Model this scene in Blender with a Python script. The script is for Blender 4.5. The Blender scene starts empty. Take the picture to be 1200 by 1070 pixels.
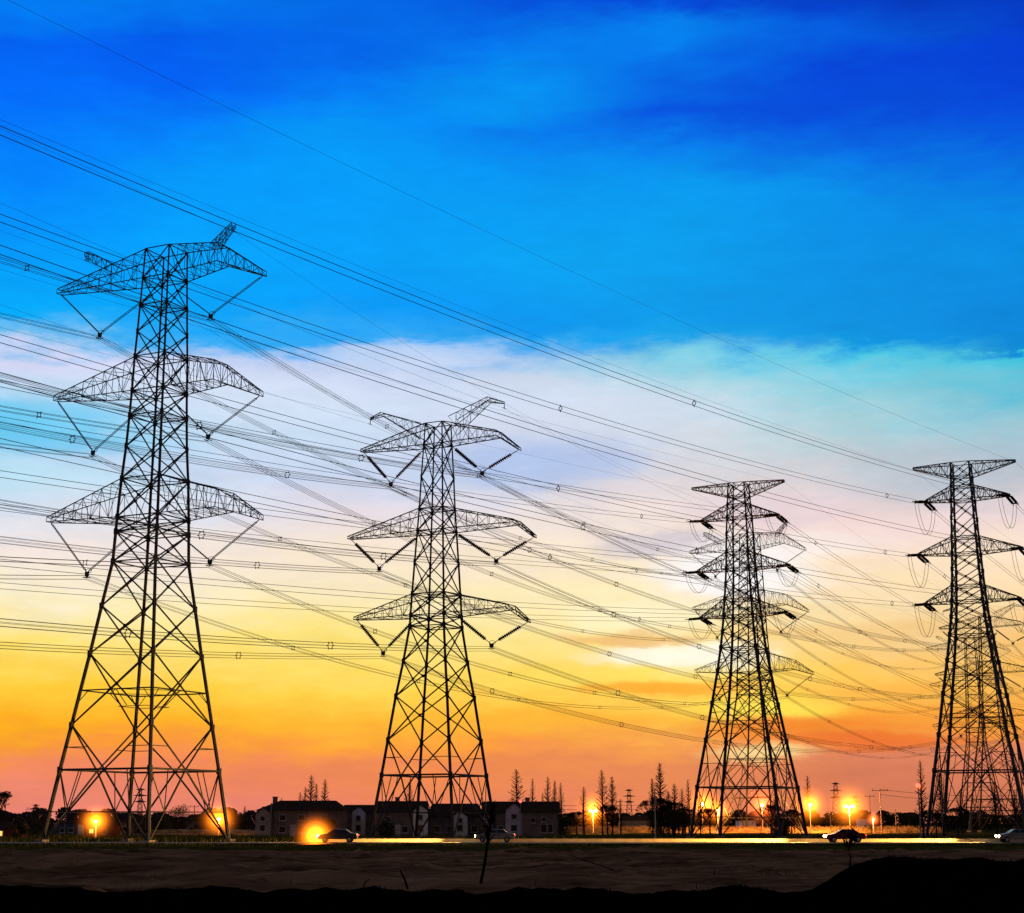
import bpy, math, random
from mathutils import Vector, Matrix
random.seed(11)
R = math.radians
scene = bpy.context.scene
COL = scene.collection

# ------------------------------------------------------------------ camera
F = 1900.0; CX, CY = 600.0, 535.0; HOR = 965.0; H = 2.2
TH = math.atan((HOR - CY) / F); CT, ST = math.cos(TH), math.sin(TH)
cam_d = bpy.data.cameras.new('camera'); cam = bpy.data.objects.new('camera', cam_d); COL.objects.link(cam)
cam.location = (0, 0, H); cam.rotation_euler = (math.pi / 2 + TH, 0, 0)
cam_d.sensor_fit = 'HORIZONTAL'; cam_d.sensor_width = 36; cam_d.lens = F / 1200 * 36
cam_d.clip_start = .1; cam_d.clip_end = 20000
scene.camera = cam

def z_at(Y, py):                       # height of a point at ground distance Y that appears on row py
    a = CY - py
    return H + Y * (a * CT + F * ST) / (F * CT - a * ST)
def x_at(px, Y, z):
    return (px - CX) / F * (Y * CT + (z - H) * ST)
def at(px, py, Y):
    z = z_at(Y, py); return Vector((x_at(px, Y, z), Y, z))
def gnd(py): return F / CT / CT * H / (py - HOR)       # distance of flat ground on row py

# ------------------------------------------------------------------ materials
def mat(name, col, rough=.8, metal=0., noise=0., nscale=3., col2=None, stretch=(1, 1, 1), bump=0., bscale=8.):
    m = bpy.data.materials.new(name); m.use_nodes = True
    nt = m.node_tree; b = nt.nodes['Principled BSDF']
    b.inputs['Base Color'].default_value = (*col, 1); b.inputs['Roughness'].default_value = rough; b.inputs['Metallic'].default_value = metal
    if 'Specular IOR Level' in b.inputs: b.inputs['Specular IOR Level'].default_value = 0. if rough >= .9 else .25
    if noise or col2:
        tc = nt.nodes.new('ShaderNodeTexCoord'); mp = nt.nodes.new('ShaderNodeMapping'); mp.inputs['Scale'].default_value = stretch
        nt.links.new(tc.outputs['Object'], mp.inputs[0])
        n = nt.nodes.new('ShaderNodeTexNoise'); n.inputs['Scale'].default_value = nscale; n.inputs['Detail'].default_value = 8; n.inputs['Roughness'].default_value = .65
        nt.links.new(mp.outputs[0], n.inputs['Vector'])
        r = nt.nodes.new('ShaderNodeValToRGB'); r.color_ramp.elements[0].position = .35; r.color_ramp.elements[1].position = .65
        c2 = col2 or tuple(c * (1 + noise) for c in col)
        r.color_ramp.elements[0].color = (*[c * (1 - noise) for c in col], 1); r.color_ramp.elements[1].color = (*c2, 1)
        nt.links.new(n.outputs[0], r.inputs[0]); nt.links.new(r.outputs[0], b.inputs['Base Color'])
        if bump:
            n2 = nt.nodes.new('ShaderNodeTexNoise'); n2.inputs['Scale'].default_value = bscale; n2.inputs['Detail'].default_value = 6
            nt.links.new(mp.outputs[0], n2.inputs['Vector'])
            bp = nt.nodes.new('ShaderNodeBump'); bp.inputs['Strength'].default_value = bump; bp.inputs['Distance'].default_value = .3
            nt.links.new(n2.outputs[0], bp.inputs['Height']); nt.links.new(bp.outputs[0], b.inputs['Normal'])
    return m
def emit(name, col, s):
    m = bpy.data.materials.new(name); m.use_nodes = True; b = m.node_tree.nodes['Principled BSDF']
    b.inputs['Base Color'].default_value = (*col, 1); b.inputs['Emission Color'].default_value = (*col, 1); b.inputs['Emission Strength'].default_value = s
    return m
M = dict(
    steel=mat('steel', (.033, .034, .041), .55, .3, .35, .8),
    steel2=mat('steel_far_hazed', (.22, .11, .1), .6, .2, .3, .8),  # lightened for the small distant pylons: haze put into the colour
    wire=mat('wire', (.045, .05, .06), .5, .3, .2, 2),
    porcelain=mat('porcelain', (.03, .02, .02), .35, 0, .3, 4),
    soil=mat('soil', (.12, .066, .032), .95, 0, .55, .5, (.28, .17, .09), (.35, 1, 1), .9, 1.2),
    ground=mat('grass_ground', (.03, .04, .012), .95, 0, .5, .3, (.08, .08, .025), (1, 1, 1), .5, 2),
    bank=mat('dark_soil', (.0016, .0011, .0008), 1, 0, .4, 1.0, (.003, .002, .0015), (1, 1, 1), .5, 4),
    asphalt=mat('asphalt', (.05, .048, .046), .8, 0, .2, 3),
    kerb=mat('concrete', (.5, .48, .42), .8, 0, .25, 1.2),
    grass=mat('grass_blade', (.06, .085, .012), .9, 0, .4, .8, (.16, .15, .03)),
    stubble=mat('stubble', (.06, .05, .025), .9, 0, .5, .6, (.2, .15, .08)),
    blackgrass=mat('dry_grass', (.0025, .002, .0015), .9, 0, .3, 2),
    bark=mat('bark', (.035, .022, .018), .9, 0, .3, 3),
    twig=mat('twig', (.04, .022, .018), .9, 0, .4, 1.),
    leaf=mat('leaf', (.018, .028, .012), .8, 0, .5, .6, (.05, .06, .02)),
    leaf2=mat('olive_leaf', (.05, .05, .012), .8, 0, .5, .6, (.1, .09, .025)),
    roof=mat('roof_tile', (.05, .035, .028), .95, 0, .3, 1.5),
    wall=mat('render_wall', (.34, .29, .27), .9, 0, .25, .5),
    darkwall=mat('dark_wall', (.19, .14, .125), .9, 0, .3, .6),
    brick=mat('brick_wall', (.16, .05, .03), .9, 0, .3, 1),
    white=mat('white_wall', (.8, .76, .74), .95, 0, .15, .5),
    frame=mat('window_frame', (.4, .4, .42), .6, 0, .1, 2),
    glass=mat('window_glass', (.02, .02, .025), .12),
    litglass=emit('lit_window', (1, .62, .12), 1.3),
    concrete=mat('pole_concrete', (.25, .22, .2), .85, 0, .2, 2),
    bulb=emit('lamp_glass', (1, .55, .1), 40),
    redlight=emit('red_lamp', (1, .06, .05), 5),
    head=emit('headlight_glass', (1, .75, .35), 60),
    tail=emit('tail_light', (1, .05, .02), 3),
    paint=mat('car_paint', (.05, .05, .06), .3, .4, .1, 2),
    paint2=mat('car_paint_silver', (.2, .2, .21), .3, .5, .1, 2),
    paint3=mat('car_paint_red', (.12, .02, .02), .3, .3, .1, 2),
    tyre=mat('tyre', (.01, .01, .01), .9, 0, .2, 6),
    blue=mat('blue_sheet', (.05, .08, .14), .6, 0, .2, 1),
    markings=mat('road_paint', (.7, .68, .55), .7, 0, .1, 2),
)

# ------------------------------------------------------------------ mesh helpers
class MB:
    def __init__(s): s.v = []; s.f = []
    def bar(s, p, q, r, n=4, r2=None):
        p = Vector(p); q = Vector(q); d = q - p
        if d.length < 1e-5: return s
        d.normalize(); up = Vector((0, 0, 1)) if abs(d.z) < .95 else Vector((1, 0, 0))
        a = d.cross(up).normalized(); b = d.cross(a); r2 = r if r2 is None else r2; k = len(s.v)
        for c, rr in ((p, r), (q, r2)):
            for i in range(n):
                t = 2 * math.pi * (i + .5) / n; s.v.append(tuple(c + a * (rr * math.cos(t)) + b * (rr * math.sin(t))))
        for i in range(n): j = (i + 1) % n; s.f.append((k + i, k + j, k + n + j, k + n + i))
        s.f.append(tuple(k + i for i in range(n))[::-1]); s.f.append(tuple(k + n + i for i in range(n)))
        return s
    def tube(s, pts, r, n=4):
        pts = [Vector(p) for p in pts]; k = len(s.v); rs = r if isinstance(r, (list, tuple)) else [r] * len(pts)
        for i, p in enumerate(pts):
            d = (pts[min(i + 1, len(pts) - 1)] - pts[max(i - 1, 0)]).normalized(); up = Vector((0, 0, 1)) if abs(d.z) < .97 else Vector((1, 0, 0))
            a = d.cross(up).normalized(); b = d.cross(a)
            for j in range(n): t = 2 * math.pi * (j + .5) / n; s.v.append(tuple(p + a * (rs[i] * math.cos(t)) + b * (rs[i] * math.sin(t))))
        for i in range(len(pts) - 1):
            for j in range(n): m = (j + 1) % n; s.f.append((k + i * n + j, k + i * n + m, k + (i + 1) * n + m, k + (i + 1) * n + j))
        s.f.append(tuple(k + j for j in range(n))[::-1]); e = k + (len(pts) - 1) * n; s.f.append(tuple(e + j for j in range(n)))
        return s
    def box(s, a, b):
        k = len(s.v); (x0, y0, z0), (x1, y1, z1) = a, b
        s.v += [(x0, y0, z0), (x1, y0, z0), (x1, y1, z0), (x0, y1, z0), (x0, y0, z1), (x1, y0, z1), (x1, y1, z1), (x0, y1, z1)]
        s.f += [tuple(k + i for i in q) for q in ((3, 2, 1, 0), (4, 5, 6, 7), (0, 1, 5, 4), (1, 2, 6, 5), (2, 3, 7, 6), (3, 0, 4, 7))]
        return s
    def poly(s, pts, faces):
        k = len(s.v); s.v += [tuple(p) for p in pts]; s.f += [tuple(k + i for i in f) for f in faces]; return s
    def disc(s, c, r, h, n=10): return s.bar((c[0], c[1], c[2] - h / 2), (c[0], c[1], c[2] + h / 2), r, n)
    def ball(s, c, r, n=10, m=6, sq=(1, 1, 1)):
        k = len(s.v); c = Vector(c)
        for i in range(m + 1):
            ph = math.pi * i / m
            for j in range(n):
                t = 2 * math.pi * j / n; s.v.append((c.x + sq[0] * r * math.sin(ph) * math.cos(t), c.y + sq[1] * r * math.sin(ph) * math.sin(t), c.z + sq[2] * r * math.cos(ph)))
        for i in range(m):
            for j in range(n): q = (j + 1) % n; s.f.append((k + i * n + j, k + (i + 1) * n + j, k + (i + 1) * n + q, k + i * n + q))
        return s
    def build(s, name, m, parent=None, loc=None, smooth=False):
        me = bpy.data.meshes.new(name); me.from_pydata(s.v, [], s.f); me.materials.append(m)
        if smooth: me.polygons.foreach_set('use_smooth', [True] * len(me.polygons))
        me.update(); o = bpy.data.objects.new(name, me); COL.objects.link(o)
        if parent is not None: o.parent = parent
        if loc is not None: o.location = loc
        return o
def tag(o, label=None, cat=None, group=None, kind=None):
    for k, v in (('label', label), ('category', cat), ('group', group), ('kind', kind)):
        if v: o[k] = v
    return o
def empty(name, loc, rz=0.):
    o = bpy.data.objects.new(name, None); COL.objects.link(o); o.location = loc; o.rotation_euler = (0, 0, rz); o.empty_display_size = .5; return o
def copy_tree(o, parent=None):
    c = o.copy(); COL.objects.link(c)
    if parent is not None: c.parent = parent
    for ch in [x for x in COL.objects if x.parent == o]: copy_tree(ch, c)
    return c

# ------------------------------------------------------------------ pylons
ALPHA = R(26.0)
class Tower:
    def __init__(s, X, Y, alpha=ALPHA):
        s.X, s.Y = X, Y; s.a = alpha; s.A = Vector((math.cos(alpha), -math.sin(alpha), 0)); s.L = Vector((math.sin(alpha), math.cos(alpha), 0))
    def z(s, py): return z_at(s.Y, py)
    def hw(s, r_px, py):                 # half side of the square body from its half diagonal in pixels
        z = s.z(py); dep = s.Y * CT + (z - H) * ST; return r_px / F * dep / math.sqrt(2) / s.cd
    def hit(s, px, py, ly=0.):           # local (along arm, height) of a pixel in the plane of the arms
        base = Vector((s.X, s.Y, 0)) + s.L * ly
        d = Vector(((px - CX) / F, 0, 0)); v = (CY - py) / F
        ray = Vector(((px - CX) / F, CT - v * ST, ST + v * CT))
        t = (base.dot(s.L)) / (ray.x * s.L.x + ray.y * s.L.y)
        p = Vector((0, 0, H)) + ray * t
        return (p - base).dot(s.A), p.z
    def w(s, lx, ly, z): return Vector((s.X, s.Y, 0)) + s.A * lx + s.L * ly + Vector((0, 0, z))

def xbrace(mb, a0, b0, a1, b1, r, horiz=True, sub=False):
    mb.bar(a0, b1, r); mb.bar(b0, a1, r)
    if horiz: mb.bar(a1, b1, r)
    if sub:
        a0, b0, a1, b1 = map(Vector, (a0, b0, a1, b1)); c = (a0 + b0 + a1 + b1) / 4
        for p0, p1, in ((a0, a1), (b0, b1)):
            mb.bar((p0 + p1) / 2, c, r * .7)
            mb.bar((p0 * 3 + p1) / 4, (p0 + c) / 2, r * .6); mb.bar((p0 + p1 * 3) / 4, (p1 + c) / 2, r * .6)

def body(root, levels, kbase, rleg, rbr, m, hor, sub, ring=()):
    """levels: [(z, half width)], kbase: index of the level with the strong horizontal ring"""
    def corner(i, sx, sy): z, h = levels[i]; return Vector((sx * h, sy * h, z))
    cs = [(1, -1), (1, 1), (-1, 1), (-1, -1)]
    n = len(levels)
    for (sx, sy) in cs:
        mb = MB()
        for i in range(n - 1):
            f = 1 - .6 * i / (n - 1); mb.bar(corner(i, sx, sy), corner(i + 1, sx, sy), rleg * f, 6)
            if i: p = corner(i, sx, sy); mb.bar(p - Vector((0, 0, .35)), p + Vector((0, 0, .35)), rleg * f * 1.45, 6)
        l = mb.build('leg', m, root)
        c = corner(0, sx, sy); MB().box((c.x - .55, c.y - .55, -.4), (c.x + .55, c.y + .55, .35)).build('footing', M['concrete'], l)
    for k in range(4):
        (ax, ay), (bx, by) = cs[k], cs[(k + 1) % 4]; mb = MB()
        for i in range(n - 1):
            a0, b0, a1, b1 = corner(i, ax, ay), corner(i, bx, by), corner(i + 1, ax, ay), corner(i + 1, bx, by)
            rb = rbr * (1 - .35 * i / n)
            if i < kbase:
                mid = (a1 + b1) / 2
                for p0, p1 in ((a0, a1), (b0, b1)):
                    mb.bar(p0, mid, rb * 1.1); q = (p0 + mid) / 2; p = (p0 + p1) / 2
                    mb.bar(p0.lerp(p1, .42), p0.lerp(mid, .42), rb * .7)
                    mb.bar(p1, p0.lerp(mid, .42), rb * .7); mb.bar(p1.lerp(mid, .5), p0.lerp(mid, .42), rb * .6)
                mb.bar(a0.lerp(mid, .42), b0.lerp(mid, .42), rb * .5)
                mb.bar(a1, b1, rb * 1.5)
            elif i == kbase:
                mid = (a0 + b0) / 2
                for p0, p1 in ((a0, a1), (b0, b1)):
                    mb.bar(mid, p1, rb); mb.bar(p0.lerp(p1, .5), mid.lerp(p1, .5), rb * .6)
                    if sub: mb.bar(p0, mid.lerp(p1, .5), rb * .6); mb.bar(p0.lerp(mid, .5), mid.lerp(p1, .5), rb * .5)
            else:
                c_ = (a0 * (b1 - a1).length + a1 * (b0 - a0).length + b0 * (b1 - a1).length + b1 * (b0 - a0).length) / (2 * ((b1 - a1).length + (b0 - a0).length))
                nr = (b0 - a0).cross(a1 - a0).normalized(); mb.bar(c_ - nr * .09, c_ + nr * .09, rb * 2.3, 6)
                if i in ring:
                    m0, m1 = a0.lerp(a1, .48), b0.lerp(b1, .48); mb.bar(m0, m1, rb); mb.bar(m0.lerp(m1, .12), a0.lerp(a1, .3), rb * .45); mb.bar(m0.lerp(m1, .88), b0.lerp(b1, .3), rb * .45)
                    q0, q1 = m0.lerp(m1, .5), Vector((0, 0, m0.z)); mb.bar(q0, m0 * .5 + q1 * .5, rb * .5); mb.bar(q0, m1 * .5 + q1 * .5, rb * .5); mb.bar(q0, q0 * .6 + Vector((0, 0, m0.z * .4 - 1.8)), rb * .5); mb.bar(m0 * .4 + Vector((0, 0, m0.z * .6 - 1.8)), m1 * .4 + Vector((0, 0, m0.z * .6 - 1.8)), rb * .5)
                xbrace(mb, a0, b0, a1, b1, rb, (i + 1) in hor or i + 1 == n - 1, sub and (levels[i + 1][0] - levels[i][0] > 4.5))
        if k == 0:
            for i in hor:
                if i < n:
                    h_ = levels[i][1]; zz = levels[i][0]
                    mb.bar((h_, h_, zz), (-h_, -h_, zz), rbr * .6); mb.bar((h_, -h_, zz), (-h_, h_, zz), rbr * .6)
        mb.build('bracing', m, root)
    return corner

def truss(mb, secs, npan, rc, rb, up=.0):
    """secs: list of (x, zbot, ztop, halfwidth) -> four chords and lacing"""
    P = []
    for i in range(len(secs) - 1):
        a, b = secs[i], secs[i + 1]; k = npan[i]
        for j in range(k + (1 if i == len(secs) - 2 else 0)):
            t = j / k; P.append([a[c] * (1 - t) + b[c] * t for c in range(4)])
    def pts(s): x, zb, zt, w = s; return [Vector((x, -w, zb)), Vector((x, w, zb)), Vector((x, w * .9, zt)), Vector((x, -w * .9, zt))]
    Q = [pts(s) for s in P]
    for i in range(len(Q) - 1):
        for c in range(4): mb.bar(Q[i][c], Q[i + 1][c], rc)
        for (c, d) in ((0, 3), (1, 2)):                       # vertical side faces
            if i % 2: mb.bar(Q[i][c], Q[i + 1][d], rb)
            else: mb.bar(Q[i][d], Q[i + 1][c], rb)
        for (c, d) in ((0, 1), (3, 2)):
            if i % 2: mb.bar(Q[i][c], Q[i + 1][d], rb)
            else: mb.bar(Q[i][d], Q[i + 1][c], rb)
    for i in range(1, len(Q)):
        for c in range(4): mb.bar(Q[i][c], Q[i][(c + 1) % 4], rb)

def string(root, p, q, r, link, disc_pitch, m, name='insulator_string', twin=0., side=None):
    """an insulator string from p to q: metal links at both ends, sheds between"""
    p, q = Vector(p), Vector(q); d = q - p; Ln = d.length; u = d / Ln; mb = MB()
    offs = [Vector((0, 0, 0))]; f0, f1 = MB().bar(p, p + u * link, .06), MB().bar(q - u * link, q, .06)
    if twin:
        s = side or Vector((0, 1, 0)); offs = [s * twin, -s * twin]
        for f, t in ((f0, link), (f1, Ln - link)): f.bar(p + u * t - s * twin * 1.2, p + u * t + s * twin * 1.2, .05)
    for o in offs:
        a, b = p + u * link, p + u * (Ln - link)
        mb.bar(a + o, b + o, r * .45, 5)
        n = max(3, int((b - a).length / disc_pitch))
        for i in range(n):
            c = a + u * ((i + .5) * (b - a).length / n) + o; mb.bar(c - u * disc_pitch * .28, c + u * disc_pitch * .12, r, 7, r * .45)
    s = mb.build(name, m, root); f0.build('fitting', M['steel'], s); f1.build('fitting', M['steel'], s); return s

def v_strings(root, tip, inner, bot, r, link, twin):
    string(root, tip, bot, r, link, .3, M['porcelain'], twin=twin); string(root, inner, bot, r, link, .3, M['porcelain'], twin=twin)
    b = Vector(bot); mb = MB()
    mb.poly([b + Vector((-.35, -.04, .1)), b + Vector((.35, -.04, .1)), b + Vector((.28, -.04, -.5)), b + Vector((-.28, -.04, -.5)),
             b + Vector((-.35, .04, .1)), b + Vector((.35, .04, .1)), b + Vector((.28, .04, -.5)), b + Vector((-.28, .04, -.5))],
            [(0, 1, 2, 3), (7, 6, 5, 4), (0, 4, 5, 1), (1, 5, 6, 2), (2, 6, 7, 3), (3, 7, 4, 0)])
    for t in range(8):                                       # grading ring
        a1, a2 = t * math.pi / 4, (t + 1) * math.pi / 4
        mb.bar(b + Vector((.5 * math.cos(a1), .25, .25 + .3 * math.sin(a1))), b + Vector((.5 * math.cos(a2), .25, .25 + .3 * math.sin(a2))), .035)
    for sx in (-.25, .25): mb.bar(b + Vector((sx, -.4, -.62)), b + Vector((sx, .4, -.62)), .07, 5)
    mb.build('yoke', M['steel'], root)

def suspension_pylon(T, spec):
    root = empty('pylon', (T.X, T.Y, 0), -T.a)
    lv = [(0. if i == 0 else T.z(y), T.hw(r, y)) for i, (y, r) in enumerate(spec['body'])]
    m = spec['mat']; body(root, lv, 1, spec['rleg'], spec['rbr'], m, spec['hor'], spec['sub'], spec.get('ring', ()))
    def hw_at(z):
        for (z0, h0), (z1, h1) in zip(lv, lv[1:]):
            if z0 <= z <= z1: return h0 + (h1 - h0) * (z - z0) / (z1 - z0)
        return lv[-1][1]
    bots = []
    for a in spec['arms']:
        zb, zt = T.z(a['root'][0]), T.z(a['root'][1])
        hb = hw_at(zb)
        lx, lz = T.hit(*a['tipL']); rx, rz = T.hit(*a['tipR'])
        kx, kz = T.hit(*a['kinkT']); kx2, kz2 = T.hit(*a['kinkB'])
        tw = .45; th = spec['tiph']
        mb = MB(); truss(mb, [(-hb, zb, zt, hb), (lx, lz, lz + th, tw)], [8], spec['rch'], spec['rlac']); mb.build('cross_arm', m, root)
        mb = MB(); truss(mb, [(hb, zb, zt, hb), ((kx + kx2) / 2, kz2, kz, hb * .62), (rx, rz, rz + th, tw)], [6, spec['kp']], spec['rch'], spec['rlac']); mb.build('cross_arm', m, root)
        a['k'] = ((kx + kx2) / 2, kz, hb * .62); a['l'] = (lx, lz, hb)
        for side, tip, vb in ((-1, (lx, lz), a['VL']), (1, (rx, rz), a['VR'])):
            bx, bz = T.hit(*vb); inn = (side * (hb + spec['inner']), 0, zb - spec['innerz'])
            v_strings(root, (tip[0] - side * .3, 0, tip[1]), inn, (bx, 0, bz), spec['rstr'], spec['link'], spec['twin'])
            bots.append((side, bx, bz - .62))
    peaks = []
    for side, hs in zip((-1, 1), spec['horns']):
        mb = MB(); secs = []
        for (px, pb, pt, w) in hs:
            x, z1 = T.hit(px, pb); _, z2 = T.hit(px, pt); secs.append((x, z1, z2, w))
        truss(mb, secs, [5] * (len(secs) - 2) + [2], spec['rch'] * .7, spec['rlac'] * .8)
        x, z, = secs[-1][0], secs[-1][1]
        mb.bar((x, 0, z), (x, 0, z - .7), .06); mb.bar((x, -.5, z - .7), (x, .5, z - .7), .05)
        mb.build('earth_wire_peak', m, root); peaks.append((side, x, z - .7))
    return root, bots, peaks, lv

# tallest suspension pylon ------------------------------------------------
D1 = 200.
T1 = Tower(x_at(177, D1, z_at(D1, 660)), D1); T1.cd = math.cos(R(6))
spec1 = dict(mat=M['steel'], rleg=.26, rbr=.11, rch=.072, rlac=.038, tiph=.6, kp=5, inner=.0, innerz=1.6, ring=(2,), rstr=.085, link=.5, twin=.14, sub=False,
    body=[(987, 107), (903, 91), (851, 80.5), (768, 64), (712, 53.5), (660, 43.5), (625, 41.8), (608, 41), (563, 38.2), (525, 34.8), (489, 32.8), (460, 31.5), (420, 30.2), (391, 28.5), (360, 27), (328, 25.3), (294, 24)],
    hor=(5, 6, 7, 8, 10, 11, 12, 14, 15), arms=[
    dict(root=(328, 294), tipL=(69, 345), tipR=(310, 323), kinkT=(257, 288), kinkB=(266, 308), VL=(117, 391), VR=(247, 369)),
    dict(root=(460, 420), tipL=(65, 470), tipR=(306, 464), kinkT=(255, 425), kinkB=(262, 447), VL=(109, 529), VR=(244, 510)),
    dict(root=(608, 563), tipL=(57, 612), tipR=(306, 609), kinkT=(265, 575), kinkB=(262, 597), VL=(102, 671), VR=(246, 657))],
    horns=[[(136, 322, 312, 1.3), (108, 308, 297, .8), (101, 300, 297, .4)], [(252, 294, 286, .9), (266, 276, 269, .5), (274, 265, 262, .5)]])
P1, bots1, peaks1, lv1 = suspension_pylon(T1, spec1)
tag(P1, 'tallest dark lattice pylon with three long bent cross arms, standing above the lamp-lit footings', 'pylon', 'double circuit lattice pylons')

# second suspension pylon --------------------------------------------------
D2 = 230.
T2 = Tower(x_at(511, D2, z_at(D2, 735)), D2); T2.cd = math.cos(R(15.8))
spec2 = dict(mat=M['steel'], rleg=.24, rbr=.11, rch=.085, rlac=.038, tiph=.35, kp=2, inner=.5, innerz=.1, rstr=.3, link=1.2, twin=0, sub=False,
    body=[(985, 75), (909, 61.5), (868, 54.6), (817, 46), (776, 37.7), (735, 30.7), (722, 30.), (697, 28.4), (660, 25.8), (623, 23), (597, 21), (560, 19), (522, 16.6), (497, 15)],
    hor=(5, 6, 7, 9, 10, 12), arms=[
    dict(root=(522, 497), tipL=(424, 530), tipR=(609, 527.5), kinkT=(588, 505), kinkB=(581, 512), VL=(458, 566), VR=(565, 553)),
    dict(root=(623, 597), tipL=(409, 632), tipR=(627, 630), kinkT=(613, 609), kinkB=(598, 614), VL=(444.5, 665), VR=(581.5, 656)),
    dict(root=(721.5, 697), tipL=(416, 726.5), tipR=(620, 729.5), kinkT=(607, 708), kinkB=(589, 713.5), VL=(449, 764), VR=(576, 755))],
    horns=[[(498, 517, 498, 1.4), (448, 487, 484, .6), (434, 492, 490, .1)], [(530, 508, 490, 1.4), (573, 471, 466, .6), (591, 473, 471, .1)]])
P2, bots2, peaks2, lv2 = suspension_pylon(T2, spec2)
tag(P2, 'dark lattice pylon with horned top standing right in front of the row of houses', 'pylon', 'double circuit lattice pylons')

# tension pylons -------------------------------------------------------------
def tension_pylon(T, spec):
    root = empty('pylon', (T.X, T.Y, 0), -T.a); m = spec['mat']
    lv = [(0. if i == 0 else T.z(y), T.hw(r, y)) for i, (y, r) in enumerate(spec['body'])]
    body(root, lv, 1, spec['rleg'], spec['rbr'], m, spec['hor'], True)
    def hw_at(z):
        for (z0, h0), (z1, h1) in zip(lv, lv[1:]):
            if z0 <= z <= z1: return h0 + (h1 - h0) * (z - z0) / (z1 - z0)
        return lv[-1][1]
    ends = []; peaks = []
    for a in spec['arms']:
        zb, zt = T.z(a['root'][0]), T.z(a['root'][1]); hb, ht = hw_at(zb), hw_at(zt)
        for side, key in ((-1, 'tipL'), (1, 'tipR')):
            x, z = T.hit(*a[key]); mb = MB()
            truss(mb, [(side * hb, zb, zt, hb), (x, z, z + .3, .35)], [6], .09, .05); mb.box((x - .3, -.5, z - .15), (x + .3, .5, z + .25))
            mb.build('cross_arm', m, root)
            e = []
            for dr in (-1, 1):
                p = Vector((x, dr * .4, z)); dg = spec['fdeg'] if dr > 0 else spec['bdeg']; q = p + Vector((math.sin(R(dg) - T.a) * dr * spec['slen'], math.cos(R(dg) - T.a) * dr * spec['slen'], -.5))
                string(root, p, q, spec['rstr'], .35, .28, M['porcelain'], name='insulator_string', twin=.3, side=Vector((1, 0, 0)))
                MB().bar(q + Vector((-.5, 0, 0)), q + Vector((.5, 0, 0)), .08).bar(q + Vector((-.35, 0, 0)), q + Vector((-.35, dr * 1.2, -.1)), .06).bar(q + Vector((.35, 0, 0)), q + Vector((.35, dr * 1.2, -.1)), .06).build('yoke', M['steel'], root)
                e.append(q)
            for s in (-.25, .25):
                pts = []
                for i in range(15):
                    t = i / 14; c = e[0].lerp(e[1], t); sg = spec['loop'] * (1 - (2 * t - 1) ** 2) ** .75
                    pts.append(c + Vector((s, 0, -sg)))
                MB().tube(pts, .03).build('jumper_loop', M['wire'], root)
            ends.append((side, e[0], e[1]))
    zb, zt = T.z(spec['peak'][0]), T.z(spec['peak'][1]); hb = hw_at(zb)
    for side, key in ((-1, 'pkL'), (1, 'pkR')):
        x, z = T.hit(*spec[key]); mb = MB(); truss(mb, [(side * hb, zb, zt, hb), (x, z - .25, z, .25)], [7], .085, .045)
        mb.build('earth_wire_arm', m, root); peaks.append((side, x, z - .3))
    return root, ends, peaks
D3 = 250.
T3 = Tower(x_at(869.5, D3, z_at(D3, 700)), D3, R(25.5)); T3.cd = math.cos(R(27))
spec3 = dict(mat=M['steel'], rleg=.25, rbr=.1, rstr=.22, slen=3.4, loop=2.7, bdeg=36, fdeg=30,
    body=[(984, 68), (923, 58.6), (868, 47), (825, 38.5), (787, 31), (760, 26.5), (741, 24), (722, 22), (703, 20.3), (685, 18.6), (667, 17.4), (648, 16.6), (627, 15.8), (607, 14.6), (592, 13.6), (582, 12.8), (567, 11.8)],
    hor=(5, 7, 8, 10, 11, 13, 14, 15), peak=(582, 567), pkL=(811, 572), pkR=(919, 562.5), arms=[
    dict(root=(607, 592), tipL=(823, 611.5), tipR=(911, 604)), dict(root=(667, 648), tipL=(818, 671), tipR=(924, 663)), dict(root=(722, 703), tipL=(822, 725), tipR=(921, 718))])
P3, ends3, peaks3 = tension_pylon(T3, spec3)
tag(P3, 'slim dark strain pylon with flat tee top, overlapping a hazier one', 'pylon', 'double circuit lattice pylons')
D4 = 236.
T4 = Tower(x_at(1136, D4, z_at(D4, 705)), D4, R(24)); T4.cd = math.cos(R(28))
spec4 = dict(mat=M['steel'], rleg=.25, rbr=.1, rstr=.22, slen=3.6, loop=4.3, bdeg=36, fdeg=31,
    body=[(986, 71), (904, 56), (862, 48), (814, 39.6), (775, 32), (745, 27), (724, 23.8), (705, 21.8), (687, 20.3), (668, 19), (649, 18), (630, 17), (608, 16), (587, 15), (570.5, 14.2), (559, 13.5), (543, 12.9)],
    hor=(5, 7, 8, 10, 11, 13, 14, 15), peak=(559, 543), pkL=(1070, 548.5), pkR=(1190, 539), arms=[
    dict(root=(586, 570.5), tipL=(1085, 589), tipR=(1181.5, 581)), dict(root=(649, 630), tipL=(1077, 651), tipR=(1197, 643)), dict(root=(705, 687), tipL=(1085, 708.5), tipR=(1195, 702))])
P4, ends4, peaks4 = tension_pylon(T4, spec4)
tag(P4, 'tee-topped strain pylon at the frame edge with deep jumper loops on long arms', 'pylon', 'double circuit lattice pylons')

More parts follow.
